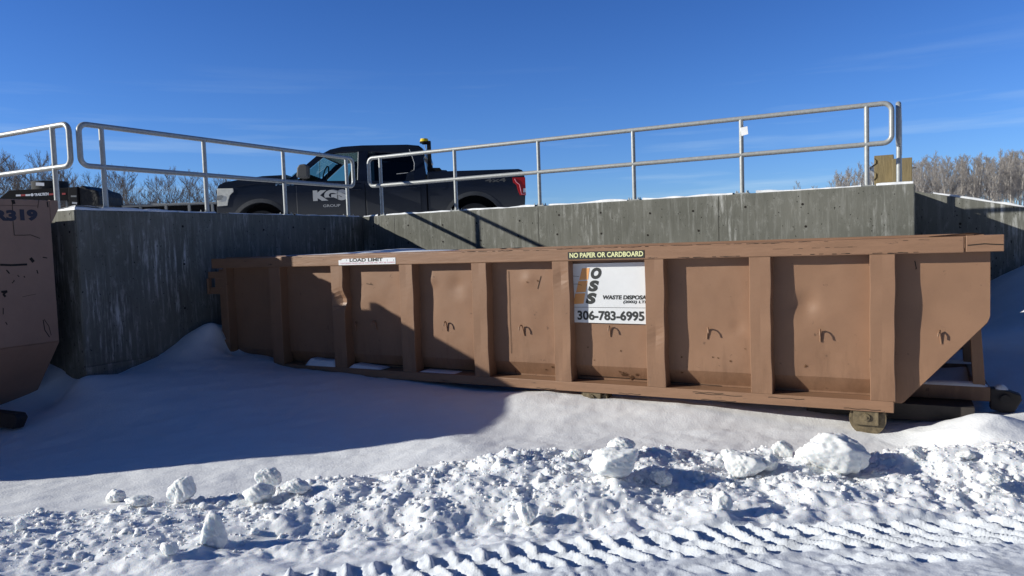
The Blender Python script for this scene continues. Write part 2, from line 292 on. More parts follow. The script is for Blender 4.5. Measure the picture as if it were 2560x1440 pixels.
def lumps(X, Y, cell, amp, seed, rad=.75):
    """rounded lumps: the highest of hemispheres scattered one to a cell"""
    r = np.random.default_rng(seed); J = r.random((128, 128, 4)); gx = np.floor(X/cell).astype(int); gy = np.floor(Y/cell).astype(int); h = np.zeros_like(X)
    for i in (-1, 0, 1):
        for j in (-1, 0, 1):
            a = gx+i; b = gy+j; q = J[a % 128, b % 128]; cx = (a+q[..., 0])*cell; cy = (b+q[..., 1])*cell; rr = cell*rad*(.35+.65*q[..., 2])
            d = ((X-cx)**2+(Y-cy)**2)/rr**2; h = np.maximum(h, np.sqrt(np.clip(1-d, 0, 1))*rr*q[..., 3])
    return h*amp
TRK = np.array([(-2.4, 3.14), (-1.27, 3.47), (-.86, 3.57), (-.05, 3.72), (.63, 3.80), (1.49, 3.86), (2.69, 3.86), (4, 3.84)])
def tracks(X, Y):
    """lug prints of a loader tyre: two rows of slanted bars"""
    yt = np.interp(X, TRK[:, 0], TRK[:, 1]) + .004*np.sin(X*9); t = yt - Y; s = X*1.02
    wob = .008*fbm(X, Y, 10, 2, 71)*2
    def row(t0, t1, slant, period, ph, amp):
        m = sstep(t0-.012, t0+.012, t)*(1-sstep(t1-.012, t1+.012, t)); q = ((s + (t-t0)*slant + wob)/period + ph) % 1
        return m*(amp*np.clip(1-np.abs(q-.32)/.17, 0, 1)**.6 - amp*.75*sstep(.42, .56, q)*(1-sstep(.80, 1, q))), m
    k = sstep(-.2, 1.4, X)
    a, ma = row(.0, .15, -.25-.40*k, .132, 0, .031); b, mb_ = row(.165, .33, -.6-.45*k, .132, .45, .025)
    c, mc = row(.42, .52, -.9, .135, .2, .016); c = c*sstep(.2, 1.4, X)*(.4+sstep(-.1, .2, fbm(X, Y, 3, 2, 74)))
    am = .75+.6*np.clip(.5+fbm(X, Y, 5, 3, 72), 0, 1)
    return (a+b+c)*am + .009*np.maximum(ma, mb_)*fbm(X, Y, 26, 3, 75)*1.6, np.maximum(ma, mb_), t
def terrain(X, Y):
    z = base_z(X, Y); near = 1-sstep(12, 20, np.hypot(X, Y))
    z = z + .022*fbm(X, Y, .9, 4, 3)*near + .011*fbm(X*.8+Y*.3, Y*1.5-X*.6, 4.5, 4, 9, .55)*near
    rip = fbm(X*1.2+Y*1.4, Y-X*.5, 1.5, 2, 21); z = z + .016*np.abs(rip)*near*sstep(-.5, 1.5, X) + .010*np.abs(fbm(X*.7+Y*1.1, Y*.6-X*.9, 2.6, 3, 23))*near
    # sharp little drift in front of the bin's nose
    A, B = RA[:2], RB[:2]; D = (B-A); Ld = np.hypot(*D); D = D/Ld; px = (X-A[0])*D[0]+(Y-A[1])*D[1]; pd = (X-A[0])*(-D[1])+(Y-A[1])*D[0]
    tt = px/Ld; hh = np.interp(tt, [-.9, -.15, .5, 1.1], [0, .085, .085, 0])*sstep(.10, .30, Y-crest_y(X)); z = z + hh*np.where(pd < 0, np.clip(1+pd/.8, 0, 1), np.clip(1-pd/.24, 0, 1))
    yc = crest_y(X); d = Y-yc; h = bank_h(X)
    prof = np.where(d > 0, 1-sstep(0, .42, d), 1-sstep(.0, 1.05, -d)*(.75+.25*sstep(0, .4, -d)))
    wx = X+.05*fbm(X, Y, 7, 3, 91); wy = Y+.05*fbm(X, Y, 7, 3, 92); w2x = wx+.018*fbm(X, Y, 24, 2, 93); w2y = wy+.018*fbm(X, Y, 24, 2, 94)
    rough = sstep(-.02, .10, .16-d)*(1-sstep(.85, 1.25, -d))
    rough = rough*np.interp(X, [-2.6, -1.2, -.2], [.62, .72, 1])
    tr, mt, t = tracks(X, Y); flat = sstep(-.06, .05, t)*(Y < yc-.4)
    rough = rough*(1-flat*.93)
    z = z + h*prof*(1-.95*flat*sstep(.4, 1.0, -d))
    z = z + rough*(.085*fbm(X, Y, 2.3, 4, 31, .55) + lumps(wx, wy, .19, .24, 41) + lumps(w2x+3, w2y+1, .08, .30, 42)*(.5+sstep(-.1, .3, fbm(X, Y, 1.6, 2, 48))) + lumps(w2x+5, w2y+2, .04, .34, 43) + .024*fbm(X, Y, 12, 5, 47, .6))
    z = z + tr + flat*(.008*fbm(X, Y, 18, 3, 61) + (1-.8*mt)*(lumps(X, Y, .05, .38, 44) + lumps(X+9, Y, .024, .5, 49))*sstep(-.12, .1, fbm(X, Y, 2.2, 3, 45)-.12*sstep(.35, .5, t)*sstep(.8, 1.6, X)))
    return z, rough, flat, d
def spaced(parts):
    out = []
    for a, b, st in parts: out += list(np.arange(a, b, st))
    return np.array(out)
xs = np.r_[-700, -300, -120, -60, -30, -18, spaced([(-12, -4.6, .12), (-4.6, 5.6, .0135), (5.6, 13, .09)]), 13.2, 18, 30, 60, 120, 300, 700]
ys = np.r_[-700, -300, -100, -30, -10, -4, -1, 0, 1, 2, 2.5, spaced([(2.8, 5.7, .0125), (5.7, 10.2, .035), (10.2, 14, .12)]), 16, 20, 30, 60, 120, 300, 700]
GX, GY = np.meshgrid(xs, ys); GZ, RO, FL, DD = terrain(GX, GY)
V = np.stack([GX, GY, GZ], -1).reshape(-1, 3); nx = len(xs); ny = len(ys)
ii, jj = np.meshgrid(np.arange(nx-1), np.arange(ny-1)); q0 = (jj*nx+ii).ravel(); Fq = np.stack([q0, q0+1, q0+nx+1, q0+nx], 1)
fc = lambda A: (A[:-1, :-1]).ravel()
fx, fy, fd = fc(GX), fc(GY), fc(DD)
tline = np.interp(fx, TRK[:, 0], TRK[:, 1]) + .03
near = (np.abs(fx) < 12)
is_road = (fy < tline + .04*fbm(fx, fy, 8, 2, 81)) & near & (fy > 1)
is_bank = (~is_road) & (fd < .17+.12*fbm(fx, fy, 7, 2, 82)) & near & (fy > 2.6)
is_road |= (fy <= 2.6) & near & (fy > -5)
def sub(name, mask, m, **kw):
    F = Fq[mask]; used, inv = np.unique(F, return_inverse=True); F = inv.reshape(F.shape)
    me = bpy.data.meshes.new(name); me.vertices.add(len(used)); me.vertices.foreach_set('co', V[used].ravel())
    me.loops.add(F.size); me.loops.foreach_set('vertex_index', F.ravel().astype(np.int32)); me.polygons.add(len(F)); me.polygons.foreach_set('loop_start', np.arange(0, F.size, 4, dtype=np.int32)); me.polygons.foreach_set('loop_total', np.full(len(F), 4, dtype=np.int32))
    me.polygons.foreach_set('use_smooth', np.ones(len(F), bool)); me.materials.append(m); me.update(); me.validate()
    o = bpy.data.objects.new(name, me); COL.objects.link(o); return tag(o, **kw)
sub('snow_ground', ~(is_road | is_bank), M['snow'], kind='structure')
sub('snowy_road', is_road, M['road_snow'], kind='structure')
sub('plowed_snow_bank', is_bank, M['rubble_snow'], kind='stuff', label='low ridge of rough plowed snow rubble across the foreground', cat='snow bank')
def tz(x, y): return float(terrain(np.array([[x]], float), np.array([[y]], float))[0][0, 0])

# loose snow crumbs on the bank
def ico(sub_):
    t = (1+5**.5)/2; v = [(-1, t, 0), (1, t, 0), (-1, -t, 0), (1, -t, 0), (0, -1, t), (0, 1, t), (0, -1, -t), (0, 1, -t), (t, 0, -1), (t, 0, 1), (-t, 0, -1), (-t, 0, 1)]
    f = [(0, 11, 5), (0, 5, 1), (0, 1, 7), (0, 7, 10), (0, 10, 11), (1, 5, 9), (5, 11, 4), (11, 10, 2), (10, 7, 6), (7, 1, 8), (3, 9, 4), (3, 4, 2), (3, 2, 6), (3, 6, 8), (3, 8, 9), (4, 9, 5), (2, 4, 11), (6, 2, 10), (8, 6, 7), (9, 8, 1)]
    v = [np.array(a)/np.linalg.norm(a) for a in v]
    for _ in range(sub_):
        c = {}; nf = []
        def mid(a, b):
            k = (min(a, b), max(a, b))
            if k not in c: p = v[a]+v[b]; v.append(p/np.linalg.norm(p)); c[k] = len(v)-1
            return c[k]
        for a, b, d in f: ab, bd, da = mid(a, b), mid(b, d), mid(d, a); nf += [(a, ab, da), (b, bd, ab), (d, da, bd), (ab, bd, da)]
        f = nf
    return np.array(v), np.array(f)
IV, IF = ico(1)
def crumbs(n):
    x = rng.uniform(-4.3, 5.4, n); d = -rng.uniform(-.14, .95, n)*rng.uniform(.5, 1, n); yc = crest_y(x); y = yc + d
    tl = np.interp(x, TRK[:, 0], TRK[:, 1]); keep = (y > tl-.02) | (rng.random(n) < .22); keep &= y > 2.9; x, y = x[keep], y[keep]; n = len(x)
    z = terrain(x[None], y[None])[0][0]; r = np.clip(.0046*(rng.pareto(2.2, n)+.8), .0038, .028)
    vs = np.empty((n, len(IV), 3))
    for i in range(n):
        s = r[i]*np.array([1, rng.uniform(.6, 1.2), rng.uniform(.55, 1)]); a = rng.uniform(0, 6.28); c_, s_ = math.cos(a), math.sin(a)
        p = IV*(1+rng.uniform(-.38, .30, (len(IV), 1)))*s; vs[i] = np.stack([p[:, 0]*c_-p[:, 1]*s_, p[:, 0]*s_+p[:, 1]*c_, p[:, 2]], 1) + (x[i], y[i], z[i]+r[i]*.05)
    F = (IF[None] + (np.arange(n)*len(IV))[:, None, None]).reshape(-1, 3)
    me = bpy.data.meshes.new('snow_crumbs'); me.vertices.add(n*len(IV)); me.vertices.foreach_set('co', vs.ravel()); me.loops.add(F.size); me.loops.foreach_set('vertex_index', F.ravel().astype(np.int32))
    me.polygons.add(len(F)); me.polygons.foreach_set('loop_start', np.arange(0, F.size, 3, dtype=np.int32)); me.polygons.foreach_set('loop_total', np.full(len(F), 3, dtype=np.int32)); me.polygons.foreach_set('use_smooth', np.ones(len(F), bool)); me.materials.append(M['rubble_snow']); me.update()
    o = bpy.data.objects.new('snow_crumbs', me); COL.objects.link(o); tag(o, 'small loose snow crumbs scattered over the plowed ridge', 'snow crumbs', kind='stuff')
crumbs(7500)
# the big chunks: pixel centre-bottom, width px, height px
CHV, CHF = ico(4)
def chunk(px, py, wpx, hpx, label, seed, zz=None, pointed=0, lean=0, yoff=0):
    z = .12 if zz is None else zz; P = at_z(px, py, z)
    for _ in range(4): z = tz(P[0], P[1]); P = at_z(px, py, z)
    s = P[1]/FPX; w_, h_ = wpx*s, hpx*s
    v = CHV.copy(); n1 = fbm(v[:, 0]*2+seed, v[:, 1]*2+v[:, 2]*1.3, 1.0, 3, seed); n2 = fbm(v[:, 0]*3+v[:, 2]*2, v[:, 1]*3-v[:, 2]+seed, 2.2, 3, seed+5)
    # a few planar cuts make it a broken block and not a ball
    r2 = np.random.default_rng(seed); k = np.ones(len(v))
    for _ in range(14):
        d = r2.normal(size=3); d /= np.linalg.norm(d); c_ = v @ d; h = r2.uniform(.55, .88); k = np.minimum(k, np.where(c_ > .01, h/np.maximum(c_, .01), 9))
    k = np.minimum(k, 1)**.75
    v = v*(k*(1+.18*n1) + .10*n2 + .05*fbm(v[:, 0]*7, v[:, 1]*7+v[:, 2]*6, 1.0, 3, seed+9))[:, None]
    v = v - (v.max(0)+v.min(0))/2; v = v/(v.max(0)-v.min(0))
    if pointed: v[:, :2] *= (1-pointed*np.clip(v[:, 2:3]+.5, 0, 1)); v[:, 0] += lean*(v[:, 2]+.5)
    v = v*np.array([w_, w_*.85, h_*1.18]); v[:, 2] += h_*.5 - .06*h_
    me = bpy.data.meshes.new('snow_chunk'); me.from_pydata(v.tolist(), [], CHF.tolist()); me.materials.append(M['chunk_snow'])
    me.polygons.foreach_set('use_smooth', [True]*len(CHF)); o = bpy.data.objects.new('snow_chunk', me); COL.objects.link(o); o.location = (P[0], P[1]+w_*.25+yoff, z)
    tag(o, label, 'snow chunk', 'chunks of snow on the plowed ridge')
for i, a in enumerate([
    (2095, 1186, 168, 96, 'largest rounded snow boulder, on the ridge below the bin roller'),
    (1541, 1190, 132, 66, 'wide flat-bottomed snow block with a smaller lump behind it'),
    (1556, 1140, 74, 42, 'rounded snow lump peeking out behind the wide flat-bottomed block'),
    (1440, 1152, 44, 30, 'small snow lump left of the two stacked blocks on the crest'),
    (1868, 1196, 106, 62, 'medium snow block below the crest, left of the largest boulder'),
    (1926, 1180, 52, 42, 'grey snow lump leaning on the right side of the medium block'),
    (1962, 1144, 58, 40, 'snow lump just left of the largest boulder on the crest'),
    (2005, 1144, 30, 26, 'small round lump between the largest boulder and its left neighbour'),
    (1826, 1150, 44, 26, 'low snow lump on the crest above the medium block'),
    (450, 1256, 72, 60, 'lone upright snow chunk at the left of the ridge'),
    (668, 1216, 66, 42, 'angular snow chunk on the crest left of centre'),
    (640, 1258, 84, 46, 'snow chunk directly below the angular chunk on the crest'),
    (285, 1254, 50, 28, 'low pointed snow chunk far left of the ridge'),
    (336, 1268, 68, 24, 'flat slab of snow beside the low pointed chunk'),
    (736, 1236, 76, 32, 'rounded snow cluster right of the angular crest chunk'),
    (1655, 1214, 58, 42, 'split snow chunk on the slope right of the wide block'),
    (1812, 1280, 54, 48, 'bright snow chunk halfway down the slope under the medium block'),
    (1318, 1312, 62, 56, 'tilted snow chunk above the start of the tyre tracks'),
    (418, 1392, 48, 34, 'small snow block low at the left with a blue shadow'),
    (48, 1326, 28, 28, 'small snow lump near the left edge of the picture'),
    (2490, 1212, 70, 30, 'broad low snow lump at the right end of the ridge'),
    (2290, 1150, 60, 30, 'low snow lump right of the largest boulder'),
    (2420, 1150, 50, 24, 'small snow lump on the crest near the right edge')]): chunk(*a, seed=100+i*7)
chunk(530, 1368, 84, 84, 'upright pointed snow chunk standing alone on the near slope', 331, pointed=.45, lean=.008)

# ------------------------------------------------------------------ walls
def frame(name, u, e, z, **kw): return empty(name, W(u, e, z), -TH, **kw)
def holes(mb, pts, axis, y, r=.014):
    for a, z in pts:
        mb.mi = 1; n = 12; vs = []
        for k in range(n):
            c, s = math.cos(k*math.tau/n), math.sin(k*math.tau/n); vs.append((a+r*c, y, z+r*s) if axis == 'y' else (y, a+r*c, z+r*s))
        mb.add(vs, [tuple(range(n))]); mb.mi = 0
LW, LO, TK = 7.578, 4.530, .34
def tie(x0, x1, rows, st=.62):
    return [(x0 + st*i + random.uniform(-.05, .05), z + random.uniform(-.03, .03)) for z in rows for i in range(int((x1-x0)/st)) if random.random() < .85]
def pits(x0, x1, n): return [(random.uniform(x0, x1), random.uniform(1.3, 1.98)) for _ in range(n)]
# main sunlit wall: local x along u, y back
t = MB().box(0, LW, 0, TK, -.3, ZW-.012); holes(t, tie(.25, LW-.2, (1.88, 1.62, 1.1, .7)), 'y', -.002); holes(t, pits(.3, LW-.1, 40), 'y', -.0015, .006)
wr = frame('retaining_wall', 0, 0, 0, label='sunlit concrete retaining wall right of centre behind the long bin', cat='retaining wall', group='concrete retaining walls')
t.mi = 1
for x in (.62, 3.05, 5.48): t.add([(x-.002, -.0018, .0), (x+.002, -.0018, .0), (x+.002, -.0018, ZW-.03), (x-.002, -.0018, ZW-.03)], [(0, 1, 2, 3)])
t.mi = 0; t.build('wall_body', [M['concrete'], M['crack']], wr, bevel=.014)
# left shaded wall: its face looks along +u
t = MB().box(-TK, -.001, -LO, TK-.05, -.3, ZW-.012); holes(t, [(-a, z) for a, z in tie(.2, LO-.15, (1.86, 1.45, .95))], 'x', .002); 
wl = frame('retaining_wall', 0, 0, 0, label='shaded concrete retaining wall left of centre with chalky white streaks', cat='retaining wall', group='concrete retaining walls')
t.build('wall_body', [M['concrete'], M['crack']], wl, bevel=.014)
MB().box(.001, .02, -LO-.012, -1.2, -.3, .42).build('footing', M['concrete'], wl)
# wall running off to the left behind the numbered bin
t = MB().box(-12, -TK-.002, -LO-.001, -LO+TK, -.3, ZW-.012); t.box(-TK-.004, -.002, -LO-.012, -LO-.002, -.3, ZW-.014); holes(t, [(-.18, 1.9), (-.42, 1.83), (-.1, 1.82), (-.9, 1.85)], 'y', -LO-.014)
w0 = frame('retaining_wall', 0, 0, 0, label='concrete retaining wall behind the numbered bin, lit only at its top corner', cat='retaining wall', group='concrete retaining walls')
t.build('wall_body', [M['concrete'], M['crack']], w0, bevel=.008)
# short return wall behind the right-hand corner and the ramp wall with a falling top
EB = -1.9
t = MB().box(LW-TK, LW-.002, TK+.002, -EB, -.3, ZW-.012)
wq = frame('retaining_wall', 0, 0, 0, label='short return wall going back from the right-hand corner of the sunlit wall', cat='retaining wall', group='concrete retaining walls')
t.build('wall_body', [M['concrete'], M['crack']], wq, bevel=.01)
t = MB().prism([(LW-.02, -.3), (12.5, -.3), (12.5, ZW-.235*(12.5-LW)), (LW-.02, ZW+.0)], -EB+.002, -EB+.32, 'y')
holes(t, [(8.1, 1.6), (8.8, 1.25), (9.1, .9), (8.0, 1.2)], 'y', -EB, .016)
wramp = frame('retaining_wall', 0, 0, 0, label='shaded ramp wall with a snow-covered falling top at the right edge', cat='retaining wall', group='concrete retaining walls')
t.build('wall_body', [M['concrete'], M['crack']], wramp, bevel=.012)
# upper ground behind the walls
def upper():
    mb = MB()
    P = [W(-14, LO-.30)[:2], W(-.33, LO-.30)[:2], W(-.33, -.33)[:2], W(LW-.33, -.33)[:2], W(LW-.33, EB-.30)[:2], W(10.5, EB-.30)[:2], W(60, EB-40)[:2], (800, 250), (800, 900), (-800, 900), (-800, 60), (-60, 14)]
    mb.prism([tuple(p) for p in P], ZP-2.2, ZP, 'z'); return mb.build('upper_ground', M['snow'], kind='structure')
upper()
# snow along the wall tops
def snow_strip(mb, pts, wdt, h, seed, side):
    """lumpy thin snow lying on a wall top; pts local polyline, side = direction across"""
    n = 90; P = np.array(pts, float); seg = np.r_[0, np.cumsum(np.hypot(*(P[1:, :2]-P[:-1, :2]).T))]; s = np.linspace(0, seg[-1], n); c = np.stack([np.interp(s, seg, P[:, k]) for k in range(3)], 1)
    hh = h*(.55+.9*np.abs(fbm(s, s*0+seed, 2.3, 3, seed))*2); e1 = .012*fbm(s, s*0, 6, 3, seed+1)*2; rows = []
    prof = [(0, 0), (.008, .55), (.05, 1), (.5, 1.1), (.95, .8), (1, 0)]
    sd = np.array(side)
    for a, b in prof: rows.append([(c[i] + sd*(a*wdt + (e1[i]+.006 if a < .06 else 0)) + np.array([0, 0, b*hh[i]-.002])) for i in range(n)])
    vs = [tuple(q) for r_ in rows for q in r_]; mb.smooth = True
    mb.add(vs, [(j*n+i, (j+1)*n+i, (j+1)*n+i+1, j*n+i+1) for j in range(len(rows)-1) for i in range(n-1)]); mb.smooth = False; return mb
TW_ = ZW-.012
ss = frame('snow_strip', 0, 0, 0, label='thin snow lying along the top of the sunlit wall', cat='snow', group='snow on the wall tops')
m_ = MB(); 
for a, b, k in [(.03, .30, 1), (.45, 1.62, 2), (1.85, 3.0, 3), (3.2, 4.32, 4), (4.52, 5.65, 5), (5.92, 7.05, 6), (7.2, 7.56, 7)]: snow_strip(m_, [(a, .006, TW_), (b, .006, TW_)], .30, .021+.003*(k > 4)+(.008 if k == 7 else 0), 200+k, (0, 1, 0))
m_.build('snow_layer', M['snow'], ss)
ss = frame('snow_strip', 0, 0, 0, label='thicker snow lying along the top of the shaded left wall', cat='snow', group='snow on the wall tops')
m_ = MB(); 
for a, b, k, h in [(4.52, 3.2, 1, .036), (3.3, 2.75, 2, .02), (2.55, 1.5, 3, .012), (1.4, .35, 4, .016), (.3, .03, 5, .02)]: snow_strip(m_, [(-.008, -a, TW_), (-.008, -b, TW_)], .30, h, 230+k, (-1, 0, 0))
m_.build('snow_layer', M['snow'], ss)
ss = frame('snow_strip', 0, 0, 0, label='white snow lip on the wall corner by the numbered bin', cat='snow', group='snow on the wall tops')
m_ = MB(); snow_strip(m_, [(-.02, -LO+.0, TW_), (-4, -LO+.0, TW_)], .30, .03, 251, (0, 1, 0)); m_.build('snow_layer', M['snow'], ss)
ss = frame('snow_strip', 0, 0, 0, label='snow along the sloping top of the ramp wall at the right', cat='snow', group='snow on the wall tops')
m_ = MB(); snow_strip(m_, [(7.8, -EB+.02, ZW-.235*.22), (12.4, -EB+.02, ZW-.235*(12.4-LW))], .26, .03, 261, (0, 1, 0)); m_.build('snow_layer', M['snow'], ss)

# ------------------------------------------------------------------ railings
def railing(name, org, ax, L0, L1, posts, label, loop0=True, loop1=True, tagged=None):
    """org local to the wall frame; ax = unit axis (local) the rail runs along; z heights .9 / .467"""
    r = .0285; ht, hm, rc = .90, .467, .085
    root = frame(name, 0, 0, ZW-.012, label=label, cat='railing', group='galvanised pipe railings on the walls')
    o = Vector((org[0], org[1], 0)); a = Vector((ax[0], ax[1], 0))
    def P(s, z): q = o+a*s; return (q.x, q.y, z)
    def arc(s, z, a0, a1): return [P(s+rc*math.cos(q), z+rc*math.sin(q)) for q in np.linspace(a0, a1, 7)]
    path = [] ; pi = math.pi
    if loop0: path = [P((L0+L1)/2, hm)] + arc(L0+rc, hm+rc, -pi/2, -pi) + arc(L0+rc, ht-rc, pi, pi/2)
    else: path = [P(L0, ht)]
    if loop1: path += arc(L1-rc, ht-rc, pi/2, 0) + arc(L1-rc, hm+rc, 0, -pi/2)
    else: path += [P(L1, ht)]
    if loop0 and loop1: MB().tube(path, r, 14, closed=True).build('rail_loop', M['galv'], root)
    else:
        path.append(P(L0 if not loop0 else L1, hm)) if not (loop0 and loop1) else None
        if not loop0: path = path; MB().tube(path, r, 14).build('rail_loop', M['galv'], root)
        else: path[0] = P(L1, hm); path = path[:-1]; MB().tube(path, r, 14).build('rail_loop', M['galv'], root)
    nrm = Vector((-a.y, a.x, 0))
    for s in posts:
        MB().tube([P(s, .008), P(s, ht-.01)], .0265, 14).build('post', M['galv'], root)
        b = MB(); c = o+a*s; hw = .085
        b.box(c.x-hw if abs(a.x) > .5 else c.x-.06, c.x+hw if abs(a.x) > .5 else c.x+.06, c.y-.06 if abs(a.x) > .5 else c.y-hw, c.y+.06 if abs(a.x) > .5 else c.y+hw, 0, .013)
        bp = b.build('base_plate', M['galv'], root, bevel=.002)
        for i in (-1, 1):
            for j in (-1, 1):
                q = c + a*(i*hw*.72) + nrm*(j*.042); b = MB(); b.cyl((q.x, q.y, .012), .012, .012, n=6); b.cyl((q.x, q.y, .02), .006, .022, n=6); b.build('bolt', M['galv'], bp)
    return root
rm = railing('railing', (0, .098), (1, 0), .10, 7.355, [.323+1.3565*k+d for k, d in enumerate((0, 0, 0, 0, -.003, 0))][:6], 'long pipe railing on top of the sunlit wall, right of the truck cab')
railing('railing', (-.098, 0), (0, -1), .045, 4.375, [4.129-1.31*k for k in range(4)], 'pipe railing on the shaded left wall in front of the truck bonnet')
railing('railing', (0, -LO+.098), (1, 0), -6, -.175, [-.46, -1.83, -3.19, -4.55], 'pipe railing cut off by the left edge of the picture', loop0=False)
railing('railing', (LW-.158, 0), (0, 1), .16, 1.75, [.40, 1.5], 'end-on pipe railing going back from the right-hand wall corner')
# tag wired to the rail
P = at_e(1860, 329, -.05); tg = frame('paper_tag', P[0], P[1], P[2], label='small pale tag wired to the railing post near the right', cat='tag')
m_ = MB(); m_.add([(-.045, 0, .05), (.04, -.004, .058), (.05, -.012, -.035), (-.03, -.004, -.05)], [(0, 1, 2, 3)]); m_.add([(-.045, .002, .05), (.04, -.002, .058), (.05, -.010, -.035), (-.03, -.002, -.05)], [(3, 2, 1, 0)]); m_.build('tag_sheet', M['white'], tg)
MB().tube([(-.0, -.003, .052), (-.012, -.01, .09), (-.02, .01, .15), (-.03, .05, .17)], .0016, 5).build('wire', M['galv'], tg)

# ------------------------------------------------------------------ the long open-top bin
E0 = 3.085; ZT, ZRB, ZBT, ZBB = 1.487, 1.372, .283, .197
bn = frame('roll_off_bin', 0, E0, 0, label='long brown open-top roll-off bin with a white company sign on its side', cat='waste bin')
SH = 1.371
bn.location = W(SH, E0, 0)     # local: x along u, y back from the near face
_ae = at_e
def at_e(x, y, e): q = _ae(x, y, e); q[0] -= SH; return q
UL, UR, BW = -.943, 6.033, 2.44
RC = .115                      # recess of the side plate
def panel_y(x, z):
    d = RC + .010*float(fbm(np.array(x), np.array(z), 1.7, 2, 301)) + .004*float(fbm(np.array(x), np.array(z), 7, 2, 302))
    for cx, cz, r, a in [(5.42, .99, .10, .030), (4.9, .80, .06, .010), (6.32, .95, .20, .014), (2.2, 1.15, .10, .012), (3.2, .66, .2, .010), (1.9, 1.2, .07, -.012), (4.62, .7, .3, .008), (3.0, 1.2, .07, -.012), (5.55, .5, .2, .012), (1.25, .9, .15, .01)]:
        q = ((x-cx)**2+(z-cz)**2)/r**2
        if q < 6: d += a*math.exp(-q*1.6)
    if z < .42: d += min(1, (.42-z)/.12)*.060
    if z > 1.28: d += 0
    return d
xs_ = np.arange(UL+.03, UR+.001, .03); zs_ = np.arange(.42, 1.40, .03)
m_ = MB(); m_.smooth = True; m_.grid(xs_, zs_, lambda x, z: (x, panel_y(x, z), z)); m_.smooth = False
m_.grid(xs_, [.285, .30, .42], lambda x, z: (x, panel_y(x, z), z)); m_.box(UL+.03, UR, RC+.08, RC+.095, .285, 1.40); sp = m_.build('side_panel', M['paint'], bn)
# nose of the side, cut off at an angle
m_ = MB(); m_.smooth = True
nz_poly = [(UR, .25), (6.10, .25), (6.63, .86), (6.645, .90), (6.645, 1.40), (UR, 1.40)]
zz_ = np.arange(.25, 1.4001, .023)
def nose_x(z): return float(np.interp(z, [.25, .87, .91], [6.09, 6.628, 6.645]))
vs = []; nn = 18
for z in zz_:
    for i in range(nn): x = UR-.01+(nose_x(z)-UR+.01)*i/(nn-1); vs.append((x, panel_y(x, max(z, .43)), z))
m_.add(vs, [(j*nn+i, j*nn+i+1, (j+1)*nn+i+1, (j+1)*nn+i) for j in range(len(zz_)-1) for i in range(nn-1)]); m_.smooth = False
m_.prism(nz_poly, RC+.03, RC+.045, 'y'); m_.build('nose_side', M['paint'], bn)
MB().box(6.60, 6.642, RC+.05, BW-.12, .90, 1.40).build('front_wall', M['paint'], bn)
MB().prism([(6.08, .26), (6.63, .88), (6.60, .90), (6.05, .28)], RC+.05, BW-.12, 'y').build('nose_underside', M['paint'], bn)
# top rail with its separate battered end
m_ = MB().box(UL-.19, 6.482, -.004, .10, ZRB, ZT); m_.mi = 1
for x0, x1, zc_, wd in [(4.45, 4.95, 1.382, .006), (5.0, 5.25, 1.478, .004), (5.35, 5.75, 1.384, .005), (2.35, 2.9, 1.480, .006), (2.95, 3.3, 1.476, .004), (3.35, 4.2, 1.481, .005), (1.3, 1.5, 1.383, .004), (5.9, 6.2, 1.381, .006), (6.1, 6.3, 1.470, .004), (5.2, 5.8, 1.432, .0025), (.1, .3, 1.474, .003), (4.3, 5.6, 1.4815, .003)]:
    n = int((x1-x0)/.03); r2 = np.random.default_rng(int(x0*100))
    for k in range(n):
        if r2.random() < .25: continue
        a = x0+(x1-x0)*k/n; c = x0+(x1-x0)*(k+1)/n; h = wd*r2.uniform(.3, 1)/2; z_ = zc_+r2.uniform(-.002, .002); m_.add([(a, -.0065, z_-h), (c, -.0065, z_-h), (c, -.0065, z_+h), (a, -.0065, z_+h)], [(0, 1, 2, 3)])
m_.build('top_rail', [M['paint_worn'], M['crack']], bn, bevel=.008)
m_ = MB(); m_.box(6.490, 6.715, -.006, .10, ZRB+.004, ZT+.004); m_.mi = 1
pp = [(6.50, 1.423), (6.56, 1.428), (6.60, 1.431), (6.66, 1.425), (6.712, 1.422)]
for (a, b), (c, d) in zip(pp, pp[1:]): m_.add([(a, -.0085, b-.004), (c, -.0085, d-.004), (c, -.0085, d+.003), (a, -.0085, b+.003)], [(0, 1, 2, 3)])
m_.build('rail_end_cap', [M['paint_worn'], M['crack']], bn, bevel=.004)
MB().add([(6.25, .0, ZT+.004), (6.5, 0, ZT+.022), (6.60, .02, ZT+.016), (6.55, .12, ZT+.012), (6.3, .1, ZT+.008)], [(0, 1, 2, 3, 4)]).build('bent_flange', M['paint_worn'], bn)
MB().box(UL-.01, 6.70, BW-.10, BW, ZRB, ZT+.004).build('far_top_rail', M['paint_worn'], bn, bevel=.006)
MB().box(UL+.02, 6.6, .028, .062, ZT+.001, ZT+.010).build('rim_lip', M['paint_worn'], bn, bevel=.002)
MB().box(UL+.03, 6.60, BW-.14, BW-.105, .285, 1.40).build('far_side', M['paint'], bn)
MB().box(UL+.03, 6.08, .25, BW-.145, .27, .30).build('floor', M['dark_steel'], bn)
m_ = MB(); m_.box(UL, UR+.006, -.002, .19, ZBB, ZBT); m_.mi = 1
for x0, x1, zc_ in [(4.55, 4.80, .262), (4.57, 4.95, .251), (5.15, 5.42, .258), (4.62, 4.9, .204), (5.7, 5.95, .212), (3.1, 3.3, .206), (3.9, 4.1, .209)]:
    n = 8; q = [(x0+(x1-x0)*i/n, zc_+.003*math.sin(i*1.7)) for i in range(n+1)]
    for (a, b), (c, d) in zip(q, q[1:]): m_.add([(a, -.0045, b-.002), (c, -.0045, d-.002), (c, -.0045, d+.002), (a, -.0045, b+.002)], [(0, 1, 2, 3)])
m_.build('bottom_rail', [M['paint_worn'], M['crack']], bn, bevel=.006)
